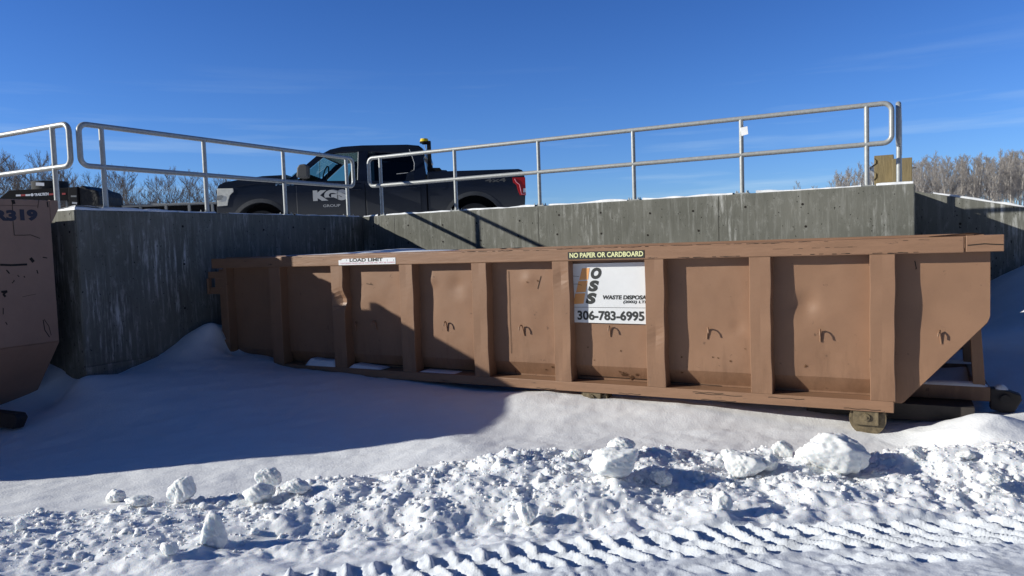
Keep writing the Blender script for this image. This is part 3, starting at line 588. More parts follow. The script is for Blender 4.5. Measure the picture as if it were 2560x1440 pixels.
# stakes
SU = [-.135, .771, 1.671, 2.524, 3.377, 4.242, 5.10, 5.965]
for i, u in enumerate(SU):
    hw = .082 if i < 7 else .084; n = 26; m_ = MB(); zs2 = np.linspace(ZBT+.001 if i else ZBT+.001, ZRB-.001, n); rng2 = np.random.default_rng(400+i); ph = rng2.uniform(0, 9)
    cols = []
    for z in zs2:
        x0, x1, yf = u-hw, u+hw, 0.0
        j = .0035*math.sin(z*5+ph)+.002*math.sin(z*17+ph); x1 += j; x0 += .5*j; yf = .003+.002*math.sin(z*9+ph)
        if i == 1: g_ = math.exp(-((z-1.0)/.07)**2); x1 += .028*g_-.01*math.exp(-((z-1.16)/.07)**2); yf += .03*g_; x0 += .004*g_
        if i in (4, 5): yf += .006*math.exp(-((z-(1.22 if i == 4 else .72))/.06)**2)
        xm = (x0+x1)/2 + (.03 if i == 1 else 0)
        cols.append([(x0, RC+.02, z), (x0, .004, z), (x0+.004, 0, z), (xm, yf*1.4-.003, z), (x1-.004, 0+(yf if i == 1 else 0), z), (x1, .004+(yf if i == 1 else 0), z), (x1, RC+.02, z)])
    vs = [q for c in cols for q in c]; m_.smooth = False
    m_.add(vs, [(j*7+k, j*7+k+1, (j+1)*7+k+1, (j+1)*7+k) for j in range(n-1) for k in range(6)]); m_.build('stake', M['paint'], bn)
# tarp hooks
for px, py in [(892, 812), (940, 810), (1118, 812), (1308, 822), (1526, 824), (1770, 829), (2051, 834), (2349, 838)]:
    q = at_e(px, py, E0-RC); x, z = q[0], q[2]; y = panel_y(x, z)
    t_ = .012*math.sin(px*.7); o_ = .8+.35*(px*.37 % 1); b = MB(); b.tube([(x-t_, y-.004, z-.062), (x-t_*.4, y-.010, z-.01), (x, y-.014, z+.022), (x+.001, y-.026*o_, z+.036), (x+.002+t_*.5, y-.042*o_, z+.034*o_), (x+.003+t_, y-.054*o_, z+.020), (x+.003+t_*1.3, y-.058*o_, z+.004-.01*o_)], .0065, 8); b.build('tarp_hook', M['paint'], bn)
# torn metal, rust holes, cracks
def decal_blob(mb, x, z, r, seed, n=22, off=.004, sx=1.3):
    r2 = np.random.default_rng(seed); qs = r2.uniform(.3, 1.15, n); pts = [(x+sx*r*q_*math.cos(k*math.tau/n), z+r*q_*math.sin(k*math.tau/n)) for k, q_ in enumerate(qs)]
    mb.add([(a, panel_y(a, max(b, .3))-off, b) for a, b in pts], [tuple(range(n))])
m_ = MB()
for px, py, r, sd in [(1558, 938, .030, 1), (1575, 946, .026, 2), (1590, 938, .016, 3), (1548, 930, .012, 12), (1380, 918, .012, 4), (1362, 925, .01, 5), (1470, 868, .008, 6), (1486, 900, .006, 7), (1552, 877, .009, 8), (1704, 893, .008, 9), (1782, 893, .007, 10), (1795, 895, .008, 11), (1704, 932, .010, 13), (1826, 903, .009, 14), (1863, 872, .006, 15), (2015, 915, .013, 16), (2290, 672, .006, 17), (928, 708, .006, 18), (1320, 705, .008, 19), (1345, 702, .01, 20), (1878, 938, .008, 21)]:
    q = at_e(px, py, E0-RC); m_ = MB(); decal_blob(m_, q[0], q[2], r, sd); m_.build('rust_spot', M['rust'], bn)
m_ = MB()
def line(pxs, wd=.004, e=E0-RC, off=.004, flat=False):
    q = [at_e(a, b, e) for a, b in pxs]
    for a, b in zip(q, q[1:]):
        d = np.array([b[0]-a[0], b[2]-a[2]]); d /= np.linalg.norm(d)+1e-9; n = np.array([-d[1], d[0]])*wd/2
        c = [(a[0]+n[0], a[2]+n[1]), (a[0]-n[0], a[2]-n[1]), (b[0]-n[0], b[2]-n[1]), (b[0]+n[0], b[2]+n[1])]
        m_.add([(x, (panel_y(x, z)-off), z) for x, z in c], [(0, 1, 2, 3)])
line([(1272, 678), (1274, 720), (1276, 800), (1279, 880), (1284, 940)], .004); line([(1353, 690), (1345, 722)], .006); line([(2287, 652), (2291, 672)], .006); line([(917, 709), (933, 712)], .006); line([(709, 690), (712, 780), (718, 890)], .006); line([(870, 690), (872, 760), (877, 905)], .006); line([(882, 908), (940, 912), (1000, 916)], .009); line([(1046, 920), (1120, 925), (1185, 930)], .007); line([(1446, 940), (1500, 944), (1612, 952)], .007); line([(1672, 958), (1800, 968)], .005)
m_.build('crack_line', M['crack'], bn)
# signs
def on_plane(x0, z0, y, dx=(1, 0), dz=(0, 1)):
    return lambda a, b: (x0+a*dx[0]+b*dz[0], y, z0+a*dx[1]+b*dz[1])
# white company sign on the side plate, between two stakes
EP = E0-RC
x0s = at_e(1427, 740, EP)[0]; x1s = SU[5]-.075; zt = at_e(1520, 658, EP)[2]; zb = at_e(1530, 807, EP)[2]; ys_ = RC-.018
sg = MB(); nn = 12; left = [(x0s+.012*math.sin(i*1.9)*(i not in (0,)) + .03*(i/nn)*(1 if i > 8 else .35), zt+(zb-zt)*i/nn) for i in range(nn+1)]
poly = left + [(x1s, zb-.004), (x1s, zt+.004)]
sg.prism(poly, ys_, ys_+.004, 'y'); sgo = sg.build('company_sign', M['signwhite'], bn, label='white company sign with orange stripes and black lettering')
def P2(px, py, y=None):
    q = at_e(px, py, E0-(ys_-.002)); return q[0], q[2]
def txt(body, pxl, pxr, pyt, pyb, m, bold=0, shear=0, par=sgo, e=None, yy=None, name='lettering', skew=0, spacing=1):
    e = E0-(ys_-.002) if e is None else e; yy = ys_-.002 if yy is None else yy
    a = at_e(pxl, pyb, e); b = at_e(pxr, pyb, e); c = at_e(pxl, pyt, e)
    wd = b[0]-a[0]; ht = c[2]-a[2]
    mb = MB(); text_mb(mb, body, .1, lambda x, z: (a[0]+x, yy, a[2]+z+skew*x), wd, ht, bold, shear, spacing=spacing); return mb.build(name, m, par)
for ch, l, r_, t_, b_ in [('O', 1477, 1504, 669, 698), ('S', 1470, 1498, 701, 729), ('S', 1464, 1492, 732, 760)]: txt(ch, l, r_, t_, b_, M['letter'], bold=.0072, shear=.22)
txt('WASTE DISPOSAL', 1507, 1623, 738, 748.5, M['letter'], bold=.0045, shear=.15); txt('(2002) LTD.', 1558, 1624, 751, 760, M['letter'], bold=.0035, shear=.15)
txt('306-783-6995', 1444, 1611, 776, 800, M['letter'], bold=.0035)
m_ = MB(); a = P2(1433, 768); b = P2(1615, 769); m_.add([(a[0], ys_-.002, a[1]-.0014), (x1s, ys_-.002, a[1]-.0016), (x1s, ys_-.002, a[1]+.0014), (a[0], ys_-.002, a[1]+.0014)], [(0, 1, 2, 3)]); m_.build('rule_line', M['letter'], sgo)
for a, b, c, d in [((1455, 671), (1474, 670), (1470, 699), (1448, 700)), ((1446, 703), (1469, 702), (1464, 730), (1440, 731)), ((1438, 734), (1463, 733), (1459, 759), (1434, 760))]:
    m_ = MB(); m_.add([(P2(*q)[0], ys_-.002, P2(*q)[1]) for q in (d, c, b, a)], [(0, 1, 2, 3)]); m_.build('orange_stripe', M['orange'], sgo)
m_ = MB()
for q in [((1432, 690), (1448, 691)), ((1433, 710), (1445, 710), (1455, 713))]:
    for a, b in zip(q, q[1:]): A, B = P2(*a), P2(*b); m_.add([(A[0], ys_-.003, A[1]-.002), (B[0], ys_-.003, B[1]-.002), (B[0], ys_-.003, B[1]+.001), (A[0], ys_-.003, A[1]+.001)], [(0, 1, 2, 3)])
m_.build('tear', M['crack'], sgo)
# black strip sign and load limit sign on the top rail
ef = E0+.006
a = at_e(1420, 649, ef); b = at_e(1611, 644, ef); c = at_e(1420, 630, ef)
so_ = MB().box(a[0], b[0], -.0075, -.0045, a[2]+.001, c[2]-.001).build('notice_strip', M['signblack'], bn, label='black strip reading NO PAPER OR CARDBOARD')
txt('NO PAPER OR CARDBOARD', 1424, 1608, 632.5, 645, M['signtext'], bold=.0028, par=so_, e=E0+.0085, yy=-.0085)
a = at_e(847, 663, ef); b = at_e(989, 660, ef); c = at_e(847, 648, ef)
sl_ = MB().prism([(a[0], a[2]), (b[0], a[2]+.001), (b[0], c[2]+.002), (a[0]+.06, c[2]+.002), (a[0]+.03, c[2]-.010), (a[0], c[2]-.012)], -.0075, -.0045, 'y').build('notice_strip', M['white'], bn, label='torn white strip reading LOAD LIMIT')
txt('LOAD LIMIT', 874, 957, 646.5, 655, M['letter'], bold=.004, par=sl_, e=E0+.0085, yy=-.0085)
txt('CONTAINERS FILLED ABOVE THIS LINE WILL NOT BE DUMPED', 850, 987, 657, 660.5, M['pink'], par=sl_, e=E0+.0085, yy=-.0085)
m_ = MB()
for x in (852, 866, 968, 984): q = at_e(x, 650, E0+.0085); m_.box(q[0]-.0015, q[0]+.0015, -.0085, -.008, q[2]-.012, q[2]+.008)
m_.build('tick_mark', M['letter'], sl_)
# tailgate end at the left
m_ = MB(); m_.box(UL-.12, UL-.012, .035, BW-.02, .28, 1.36); m_.build('tailgate', M['paint'], bn, bevel=.005)
MB().box(UL-.010, UL+.045, -.001, .12, .29, ZRB-.001).build('corner_post', M['paint'], bn, bevel=.004)
m_ = MB(); m_.box(UL-.27, UL-.01, .005, .034, 1.255, 1.335); m_.box(UL-.27, UL-.245, -.02, .034, 1.07, 1.254); m_.box(UL-.244, UL-.012, .005, .033, 1.07, 1.15); m_.box(UL-.16, UL-.012, .006, .034, 1.151, 1.254); m_.build('hinge_bracket', M['paint'], bn, bevel=.004)
MB().box(UL-.24, UL-.012, .00, .034, .455, .53).build('lower_bracket', M['paint'], bn, bevel=.004)
# understructure, frame rails, uprights, hook
FY = .56; ea = E0-FY
XF = at_e(2476, 985, ea)[0]; XU = at_e(2447, 900, ea)[0]; XH = at_e(2553, 1000, ea)[0]; ZU = at_e(2440, 818, ea)[2]; FT = at_e(2475, 968, ea)[2]; FB = at_e(2475, 1004, ea)[2]
print('frame', XF, XU, XH, ZU, FT, FB)
for y0 in (FY, 1.66): MB().box(UL, XF, y0, y0+.10, FB, FT).build('frame_rail', M['paint'], bn, bevel=.005)
for x in np.arange(-.5, 6.0, .75): MB().box(x, x+.06, .20, BW-.2, .215, .268).build('cross_member', M['dark_steel'], bn)
MB().box(XF-.09, XF-.005, FY+.101, 1.66, FB+.005, FT-.005).build('cross_member', M['paint'], bn)
for y0 in (FY+.01, 1.67): MB().prism([(XU-.035, FT), (XU+.045, FT), (XU+.015, ZU), (XU-.06, ZU)], y0, y0+.07, 'y').build('upright', M['paint'], bn, bevel=.004)
MB().box(XU-.07, XU+.02, FY, 1.74, ZU-.001, ZU+.03).build('cross_member', M['paint'], bn)
zb_ = FB-.06; MB().prism([(XF, FT-.01), (XH-.12, FT-.01), (XH, FT-.05), (XH+.005, FT-.09), (XH-.05, zb_-.03), (XF, zb_)], FY+.0, FY+.10, 'y').build('hook_nose', M['dark_steel'], bn, bevel=.008)
MB().cyl((XH-.10, FY-.02, (FT+zb_)/2), .035, .02, 'y').build('hook_pin', M['dark_steel'], bn)
MB().box(5.4, XF-.12, .30, 1.8, .09, FB-.003).build('skid_plate', M['dark_steel'], bn)
def roller(x):
    z0 = .142; wh = MB(); wh.cyl((x+.01, .05, z0-.012), .128, .13, 'y', 40); ro = wh.build('roller', M['greasy'], bn, bevel=.004)
    m_ = MB(); m_.box(x-.085, x+.085, .018, .048, z0-.055, ZBB-.001); m_.build('bearing_plate', M['greasy'], ro, bevel=.003)
    m_ = MB(); m_.cyl((x+.0, .002, z0+.008), .028, .018, 'y', 24); m_.cyl((x, -.006, z0+.008), .012, .01, 'y', 6); m_.build('axle_nut', M['greasy'], ro, bevel=.002)
    m_ = MB(); m_.prism([(x-.1, ZBB-.001), (x+.115, ZBB-.001), (x+.115, ZBB-.02), (x+.1, ZBB-.03), (x-.1, ZBB-.03)], .05, .19, 'y'); m_.build('bracket', M['dark_steel'], ro)
roller(at_e(2165, 1060, E0-.03)[0]); roller(at_e(1482, 990, E0-.05)[0])
# snow lying on and in the bin
def blob_strip(name, x0, x1, y0, y1, z0, hfun, m, par, nx_=60, ny_=10, **kw):
    m_ = MB(); m_.smooth = True; xs3 = np.linspace(x0, x1, nx_); ts = np.linspace(0, 1, ny_)
    vs = []
    for t3 in ts:
        for x in xs3:
            ed = min(1, (x-x0)/.05, (x1-x)/.05); edge = max(0, 1-abs(2*t3-1)**6)*max(0, ed)**.5
            vs.append((x, y0+(y1-y0)*t3, z0+hfun(x, t3)*edge-.002))
    m_.add(vs, [(j*nx_+i, j*nx_+i+1, (j+1)*nx_+i+1, (j+1)*nx_+i) for j in range(ny_-1) for i in range(nx_-1)]); return m_.build(name, m, par, **kw)
sn = empty('snow_heap', W(SH, E0, 0), -TH, label='blue shaded snow heaped inside the left end of the long bin', cat='snow')
nf = lambda s: (lambda x, t3: 0)
def h1(x, t3): return float(np.interp(x, [-.85, -.3, 0, .2, .55, .98, 1.03], [.004, .008, .008, .012, .022, .034, .02]))*(.35+1.0*math.sin(min(t3*1.5, 1)*math.pi/2)) + .004*math.sin(x*23)
blob_strip('snow_layer', -.88, 1.04, .10, 1.5, ZT-.02, lambda x, t3: .02+h1(x, t3), M['snow'], sn)
blob_strip('snow_layer', 1.08, 1.72, .30, 1.2, ZT-.02, lambda x, t3: .02+.022*math.sin(math.pi*min(1, max(0, (x-1.05)/.66)))**.6, M['snow'], sn, 30)
sn = empty('snow_ledge', W(SH, E0, 0), -TH, label='snow resting on the bottom rail of the long bin near its left end', cat='snow')
blob_strip('snow_layer', .86-.60, .69, .004, .19, ZBT, lambda x, t3: .075+.01*math.sin(x*9), M['snow'], sn, 30)
blob_strip('snow_layer', .87, 1.30, .01, .19, ZBT, lambda x, t3: .035*(1-.8*(x-.87)/.43)+.01, M['snow'], sn, 30)
blob_strip('snow_layer', 1.77, 2.2, .02, .19, ZBT, lambda x, t3: .014*(1-.7*(x-1.77)/.43)+.003, M['snow'], sn, 30)
sn = empty('snow_ledge', W(SH, E0, 0), -TH, label='snow on the frame rails under the nose of the long bin', cat='snow')
blob_strip('snow_layer', 6.15, XF-.01, FY, FY+.10, FT, lambda x, t3: .02+.006*math.sin(x*7), M['snow'], sn, 30)
blob_strip('snow_layer', 6.15, XF-.01, 1.66, 1.76, FT, lambda x, t3: .025+.006*math.sin(x*7+1), M['snow'], sn, 30)
blob_strip('snow_layer', XF+.03, XH-.08, FY, FY+.10, FT-.015, lambda x, t3: .04, M['snow'], sn, 16)

at_e = _ae
# ------------------------------------------------------------------ numbered bin at the left edge (its nose faces right)
EA, EZ = 4.80, 7.40; ZH = 2.13; ZN = .73
b2 = empty('roll_off_bin', W(0, 0, 0), -TH, label='scratched brown bin stencilled R319, cut off by the left edge', cat='waste bin')
m_ = MB(); m_.box(-.05, .03, -EZ+.0, -EA, ZN, ZH-.002); m_.build('front_wall', M['paint_old'], b2, bevel=.006)
m_ = MB(); m_.prism([(-4.72, ZH), (-4.72, ZH-.09), (-EA+.001, ZH-.235), (-EA+.001, ZH)], -.05, .03, 'x'); m_.build('rim_flare', M['paint_old'], b2)
m_ = MB(); m_.prism([(-.05, ZN-.002), (.03, ZN-.002), (-.50, .10), (-.58, .10)], -EZ, -EA, 'y'); m_.build('nose_underside', M['paint_old'], b2)
m_ = MB(); m_.prism([(-.052, ZN), (-.052, ZH), (-6.2, ZH), (-6.2, .12), (-.58, .12)], -EZ, -EZ+.05, 'y'); m_.build('side_panel', M['paint_old'], b2)
m_ = MB(); m_.prism([(-.052, ZN), (-.052, ZH-.035), (-6.2, ZH-.035), (-6.2, .12), (-.58, .12)], -EA-.05, -EA-.001, 'y'); m_.build('side_panel', M['paint_old'], b2)
MB().box(-6.2, -.053, -EA+.0, -4.79, ZH-.09, ZH-.03).build('top_rail', M['paint_old'], b2)
m_ = MB(); m_.box(-6.2, -.053, -EZ-.10, -EZ-.001, ZH-.115, ZH); m_.build('top_rail', M['paint_worn'], b2, bevel=.006)
for u in np.arange(-.9, -6, -.86): MB().box(u-.08, u+.08, -EZ-.10, -EZ-.002, .26, ZH-.117).build('stake', M['paint_old'], b2)
m_ = MB(); m_.box(-6.2, -.62, -EZ-.1, -EZ+.1, .10, .20); m_.build('bottom_rail', M['paint_old'], b2)
m_ = MB(); m_.box(-6.2, -6.1, -EZ+.05, -EA-.05, .12, ZH-.01); m_.build('tailgate', M['paint_old'], b2)
m_ = MB(); m_.box(-6.1, -.6, -EZ+.06, -EA-.06, .10, .14); m_.build('floor', M['dark_steel'], b2)
q = at_u(62, 1000, .42); m_ = MB(); m_.prism([(-1.2, .15), (.42, .17), (.46, .13), (.38, .03), (-1.2, .02)], -q[1]-.10, -q[1], 'y'); m_.build('hook_nose', M['dark_steel'], b2, bevel=.008)
m_ = MB(); m_.prism([(-1.2, .15), (.42, .17), (.46, .13), (.38, .03), (-1.2, .02)], -q[1]+.8, -q[1]+.9, 'y'); m_.build('frame_rail', M['dark_steel'], b2, bevel=.008)
def T2(body, pl, pr, pt, pb, m, bold, name='lettering'):
    a = at_u(pl, pb, .033); b = at_u(pr, pb, .033); c = at_u(pl, pt, .033); mb = MB(); text_mb(mb, body, .1, lambda x, z: (.033, -(a[1]-x), a[2]+z), a[1]-b[1], c[2]-a[2], bold); return mb.build(name, m, b2)
T2('R3', -16, 42, 524, 552, M['navy'], .006); T2('19', 51, 95, 523, 552, M['navy'], .006)
m_ = MB()
def l2(pxs, wd=.006):
    q = [at_u(a, b, .032) for a, b in pxs]
    for a, b in zip(q, q[1:]):
        d = np.array([b[1]-a[1], b[2]-a[2]]); d /= np.linalg.norm(d)+1e-9; n = np.array([-d[1], d[0]])*wd/2
        m_.add([(.032, -(a[1]+n[0]), a[2]+n[1]), (.032, -(a[1]-n[0]), a[2]-n[1]), (.032, -(b[1]-n[0]), b[2]-n[1]), (.032, -(b[1]+n[0]), b[2]+n[1])], [(0, 1, 2, 3)])
l2([(31, 500), (31, 515), (33, 560), (36, 588), (60, 588), (76, 587), (100, 596)]); l2([(32, 500), (35, 510)], .03); l2([(97, 500), (95, 515), (94, 520)], .005); l2([(0, 513), (94, 515)], .003)
l2([(0, 662), (30, 663), (68, 661)], .02); l2([(76, 645), (84, 655)], .03); l2([(118, 504), (120, 518)], .012); l2([(3, 730), (18, 728), (8, 735), (14, 742)], .02); l2([(108, 800), (112, 825), (124, 843)], .008); l2([(110, 798), (122, 815), (128, 838)], .006); l2([(8, 770), (8, 786)], .008); l2([(16, 675), (24, 684)], .012); l2([(107, 643), (118, 645)], .01); l2([(92, 675), (95, 684)], .01)
l2([(30, 708), (36, 702), (34, 700)], .008); l2([(56, 742), (90, 735)], .003); l2([(14, 805), (18, 812)], .008); l2([(60, 690), (62, 694)], .01); l2([(44, 688), (48, 692)], .008)
m_.build('scratch_marks', M['crack'], b2)

# ------------------------------------------------------------------ pickup truck on the upper ground
TY = 14.2; TD = 1.90; WZ = 1.56
tr = empty('pickup_truck', (0, TY, WZ), 0, label='dark pickup truck with KGS GROUP door lettering parked behind the railings', cat='pickup truck')
def TP(px, py, dy=0): q = at_y(px, py, TY+dy); return q[0], q[2]-WZ
def poly(pxs, dy=0): return [TP(*q, dy) for q in pxs]
WF, WRr = TP(652, 540), TP(1186, 540); RWH = .39
def arch(cx, r, z0, n=14, a0=None):
    zc_ = .40; A = math.acos(min(1, max(-1, (z0-zc_)/r))) if False else math.pi/2+math.asin((zc_-z0)/r)
    return [(cx+r*math.sin(q), zc_+r*math.cos(q)) for q in np.linspace(A, -A, n)]
zb0 = .33; lo = []
body_top = poly([(1313, 504), (1315, 470), (1311, 438), (1305, 425), (1296, 422), (1120, 427.5), (1068, 429.5), (1068, 447)])
fw, rw = WF[0], WRr[0]; rf = .53
bed = [TP(1067, 500)] 
# lower body: cab + fenders, one outline with wheel arches
front = poly([(717, 437), (704, 437.5), (657, 440), (603, 448), (560, 456), (545, 464), (541, 480), (541, 505)])
xcab = TP(1065, 450)[0]; xr = TP(1313, 500)[0]; xf = front[-1][0]
cab_poly = [(xcab, zb0), (xcab, TP(1065, 447)[1])] + poly([(1063, 452), (716, 452)]) + front + [(xf-.0, .45), (xf+.05, zb0+.05), (fw-rf, zb0+.05)] + arch(fw, rf, zb0+.06)[::-1] + [(fw+rf, zb0)]
cab_poly = cab_poly[:]
def sec(mb, poly_, ins, y0=0, y1=TD):                  # outline with rounded-in edges so that the sides are not knife-sharp
    n = len(poly_); mb.prism(poly_, y0, y1, 'y')
# shoulder: sides lean in a little above the belt
m_ = MB(); m_.prism([p for p in cab_poly], 0, TD, 'y'); m_.build('cab_body', M['truck'], tr, bevel=.035, seg=3)
bed_poly = [(xcab+.025, zb0+.06), (xcab+.025, TP(1068, 429)[1])] + poly([(1120, 427.5), (1296, 422), (1306, 425), (1311, 438), (1314, 470), (1313, 504)]) + [(xr-.02, .5), (rw+rf, .5)] 
ar = arch(rw, rf, .5); bed_poly = bed_poly + ar[1:-1] + [(rw-rf, .5), (rw-rf-.1, zb0+.06)]
m_ = MB(); m_.prism(bed_poly, 0, .06, 'y'); m_.prism(bed_poly, TD-.06, TD, 'y'); m_.box(xcab+.03, xr-.05, .065, TD-.065, .62, .68); m_.box(xr-.07, xr-.01, .062, TD-.062, .6, 1.28); m_.build('bed', M['truck'], tr, bevel=.02, seg=2)
# dirty flanks below the crease
m_ = MB()
for x0, x1 in ((fw+rf+.02, TP(740, 500)[0]-.01), (TP(741, 500)[0], TP(915, 500)[0]-.008), (TP(917, 500)[0], TP(1056, 500)[0])): m_.box(x0, x1, -.006, .0, zb0+.02, 1.02)
# doors
def door(x0, x1, name):
    d = MB(); d.box(x0, x1, -.022, -.001, zb0+.04, TP(800, 462)[1]); o = d.build(name, M['truck'], tr, bevel=.012, seg=2); h = MB(); h.box(x1-.26, x1-.06, -.05, -.024, TP(900, 473)[1]-.02, TP(900, 473)[1]+.02); h.build('handle', M['truck'], o, bevel=.01); return o
xd0, xd1, xd2 = TP(741, 500)[0], TP(915, 500)[0], TP(1054, 500)[0]
d1 = door(xd0+.008, xd1-.008, 'door'); d2 = door(xd1+.008, xd2-.008, 'door')
# wheel arch lips
for cx in (fw, rw):
    m_ = MB(); A = arch(cx, rf+.002, .5, 18); B = arch(cx, rf+.075, .5, 18)
    m_.add([(a, -.018, b) for a, b in A] + [(a, -.006, b) for a, b in B] + [(a, .03, b) for a, b in A], [(i, i+1, 19+i, 18+i) for i in range(17)] + [(i, 36+i, 37+i, i+1) for i in range(17)]); m_.build('arch_trim', M['truck_dirty'], tr)
m_ = MB()
for cx in (fw, rw):
    for yy in (.03, TD-.27):
        wh = MB(); wh.cyl((cx, yy, .39), RWH, .24, 'y', 36); wo = wh.build('wheel', M['rubber'], tr, bevel=.02); rm_ = MB(); rm_.cyl((cx, yy-.008, .39), .23, .03, 'y', 30); rm_.build('rim', M['greydeck'], wo)
m_ = MB(); 
m_.box(fw-.6, fw+.6, .30, TD-.30, .35, 1.02); m_.build('wheel_well', M['black'], tr)
MB().box(rw-.6, rw+.6, .30, TD-.30, .35, 1.02).build('wheel_well', M['black'], tr)
# greenhouse: roof, pillars, glass
A0 = TP(723, 437); A1 = TP(790, 387); A2 = TP(820, 371); A3 = TP(850, 364); A4 = TP(900, 360.5); A5 = TP(1015, 358.5); A6 = TP(1044, 361); A7 = TP(1054, 368); A8 = TP(1060, 388); A9 = TP(1067, 430)
belt = TP(800, 452)[1]; IN = .17
roofp = [A1, A2, A3, A4, A5, A6, A7, A8, (A8[0]-.04, A8[1]-.02), (A7[0]-.06, A7[1]-.12), (TP(900, 378)[0], TP(900, 378)[1]), (TP(840, 381)[0], TP(840, 381)[1]), (TP(805, 388)[0], TP(805, 388)[1])]
m_ = MB(); m_.prism(roofp, .14, TD-.14, 'y'); m_.build('roof', M['truck'], tr, bevel=.03, seg=3)
def pillar(p0, p1, w0, w1, name='pillar'):
    for s in (0, 1):
        m_ = MB(); yb, yt = (.03, .135) if s == 0 else (TD-.03, TD-.135); dy = .05 if s == 0 else -.05
        vs = [(p0[0], yb, p0[1]), (p0[0]+w0, yb, p0[1]), (p1[0]+w1, yt, p1[1]), (p1[0], yt, p1[1])]; vs += [(a, b+dy, c) for a, b, c in vs]
        m_.add(vs, [(0, 1, 2, 3), (7, 6, 5, 4), (0, 4, 5, 1), (1, 5, 6, 2), (2, 6, 7, 3), (3, 7, 4, 0)])
        m_.build(name, M['truck'], tr)
pillar((TP(722, 440)[0], TP(722, 440)[1]-.05), (A1[0]-.02, A1[1]), .13, .16); pillar((TP(893, 452)[0], belt-.06), (TP(893, 376)[0], TP(893, 376)[1]), .20, .18)
pillar((TP(1034, 430)[0], belt-.06), (TP(1030, 380)[0], TP(1030, 376)[1]), .24, .19)
m_ = MB(); m_.prism(poly([(1016, 432), (1034, 424), (1036, 454), (1012, 454)]), .06, .10, 'y'); m_.build('quarter_panel', M['truck'], tr)
def pane(pxs, m, name, both=True):
    q = poly(pxs); m_ = MB()
    def Y(z): return .05 + (.10)*(z-belt)/(A4[1]-belt)
    m_.add([(x, Y(z)+.03, z) for x, z in q], [tuple(range(len(q)))]); o = m_.build(name, m, tr)
    m2 = MB(); m2.add([(x, TD-Y(z)-.03, z) for x, z in q], [tuple(range(len(q)))]); m2.build(name, m, tr); return o
pane([(748, 453), (762, 430), (805, 392), (840, 383), (896, 379), (896, 453)], M['glass'], 'side_window')
pane([(915, 453), (915, 380), (1020, 378), (1033, 395), (1036, 425), (1020, 453)], M['darkglass'], 'side_window')
q = poly([(724, 438), (790, 387)]); m_ = MB(); m_.add([(q[0][0], .12, q[0][1]), (q[0][0], TD-.12, q[0][1]), (q[1][0], TD-.18, q[1][1]), (q[1][0], .18, q[1][1])], [(0, 1, 2, 3)]); m_.build('windscreen', M['glass'], tr)
q = poly([(1060, 430), (1052, 385)]); m_ = MB(); m_.add([(q[0][0], .14, q[0][1]), (q[0][0], TD-.14, q[0][1]), (q[1][0], TD-.2, q[1][1]), (q[1][0], .2, q[1][1])], [(0, 1, 2, 3)]); m_.build('rear_window', M['darkglass'], tr)
m_ = MB(); m_.tube([(TP(893, 378)[0], .10, TP(893, 378)[1]), (TP(894, 450)[0], .0, TP(894, 450)[1])], .006, 5); m_.build('window_trim', M['silver'], tr)
# interior: dash, wheel, two seats
m_ = MB(); m_.prism(poly([(735, 455), (745, 437), (768, 434), (790, 446), (800, 458)]), .2, TD-.2, 'y'); m_.build('dashboard', M['black'], tr)
ring = [(TP(798, 432)[0]+.05*math.cos(k*math.tau/20), .5+.17*math.cos(k*math.tau/20+math.pi/2), TP(798, 432)[1]+.17*math.sin(k*math.tau/20+math.pi/2)) for k in range(20)]
MB().tube(ring, .014, 6, closed=True).build('steering_wheel', M['black'], tr)
for y0 in (.3, 1.1):
    m_ = MB(); m_.prism(poly([(850, 470), (868, 410), (874, 398), (888, 396), (892, 404), (888, 420), (890, 470)]), y0+.08, y0+.42, 'y'); m_.build('seat', M['seat'], tr, bevel=.03)
m_ = MB(); m_.box(TP(930, 450)[0], TP(1030, 450)[0], .25, TD-.25, .9, 1.25); m_.build('seat', M['seat'], tr)
# nose: headlamp, grille, bumper
hl = MB(); hl.prism(poly([(543, 471.5), (583, 471), (584, 479), (575, 488), (571, 500), (569, 514), (544, 516)]), -.012, .10, 'y'); ho = hl.build('headlamp', M['lamp'], tr, bevel=.008)
m_ = MB(); m_.prism(poly([(543, 490), (556, 488), (557, 494), (553, 500), (543, 501)]), -.022, -.013, 'y'); m_.build('lamp_divider', M['greydeck'], ho)
gl = MB()
for k, (a, b) in enumerate([(466, 474), (478, 486), (490, 499), (503, 512)]):
    q = poly([(538, a), (543, a), (543, b), (538, b)]); gl.box(q[0][0], q[1][0], .12, TD-.12, q[3][1], q[0][1])
gl.build('grille', M['chrome'], tr, bevel=.01); MB().box(xf-.10, xf+.3, -.01, TD+.01, .42, .66).build('bumper', M['chrome'], tr, bevel=.03)
MB().box(xr-.02, xr+.14, .02, TD-.02, .48, .66).build('bumper', M['blackpl'], tr, bevel=.02)
tl = MB(); tl.prism(poly([(1281, 444), (1313, 443), (1315, 488), (1300, 488), (1294, 474), (1292, 463), (1283, 456)]), -.008, .10, 'y'); to = tl.build('tail_lamp', M['red'], tr, bevel=.005)
m_ = MB(); m_.prism(poly([(1308, 471), (1315, 471), (1315, 481), (1308, 481)]), -.012, -.009, 'y'); m_.build('reversing_lens', M['white'], to)
m_ = MB(); q = poly([(1287, 447), (1291, 455), (1299, 461), (1302, 474), (1304, 485), (1314, 485)]); m_.tube([(a, -.012, b) for a, b in q], .010, 5); m_.build('lamp_outline', M['pink'], to)
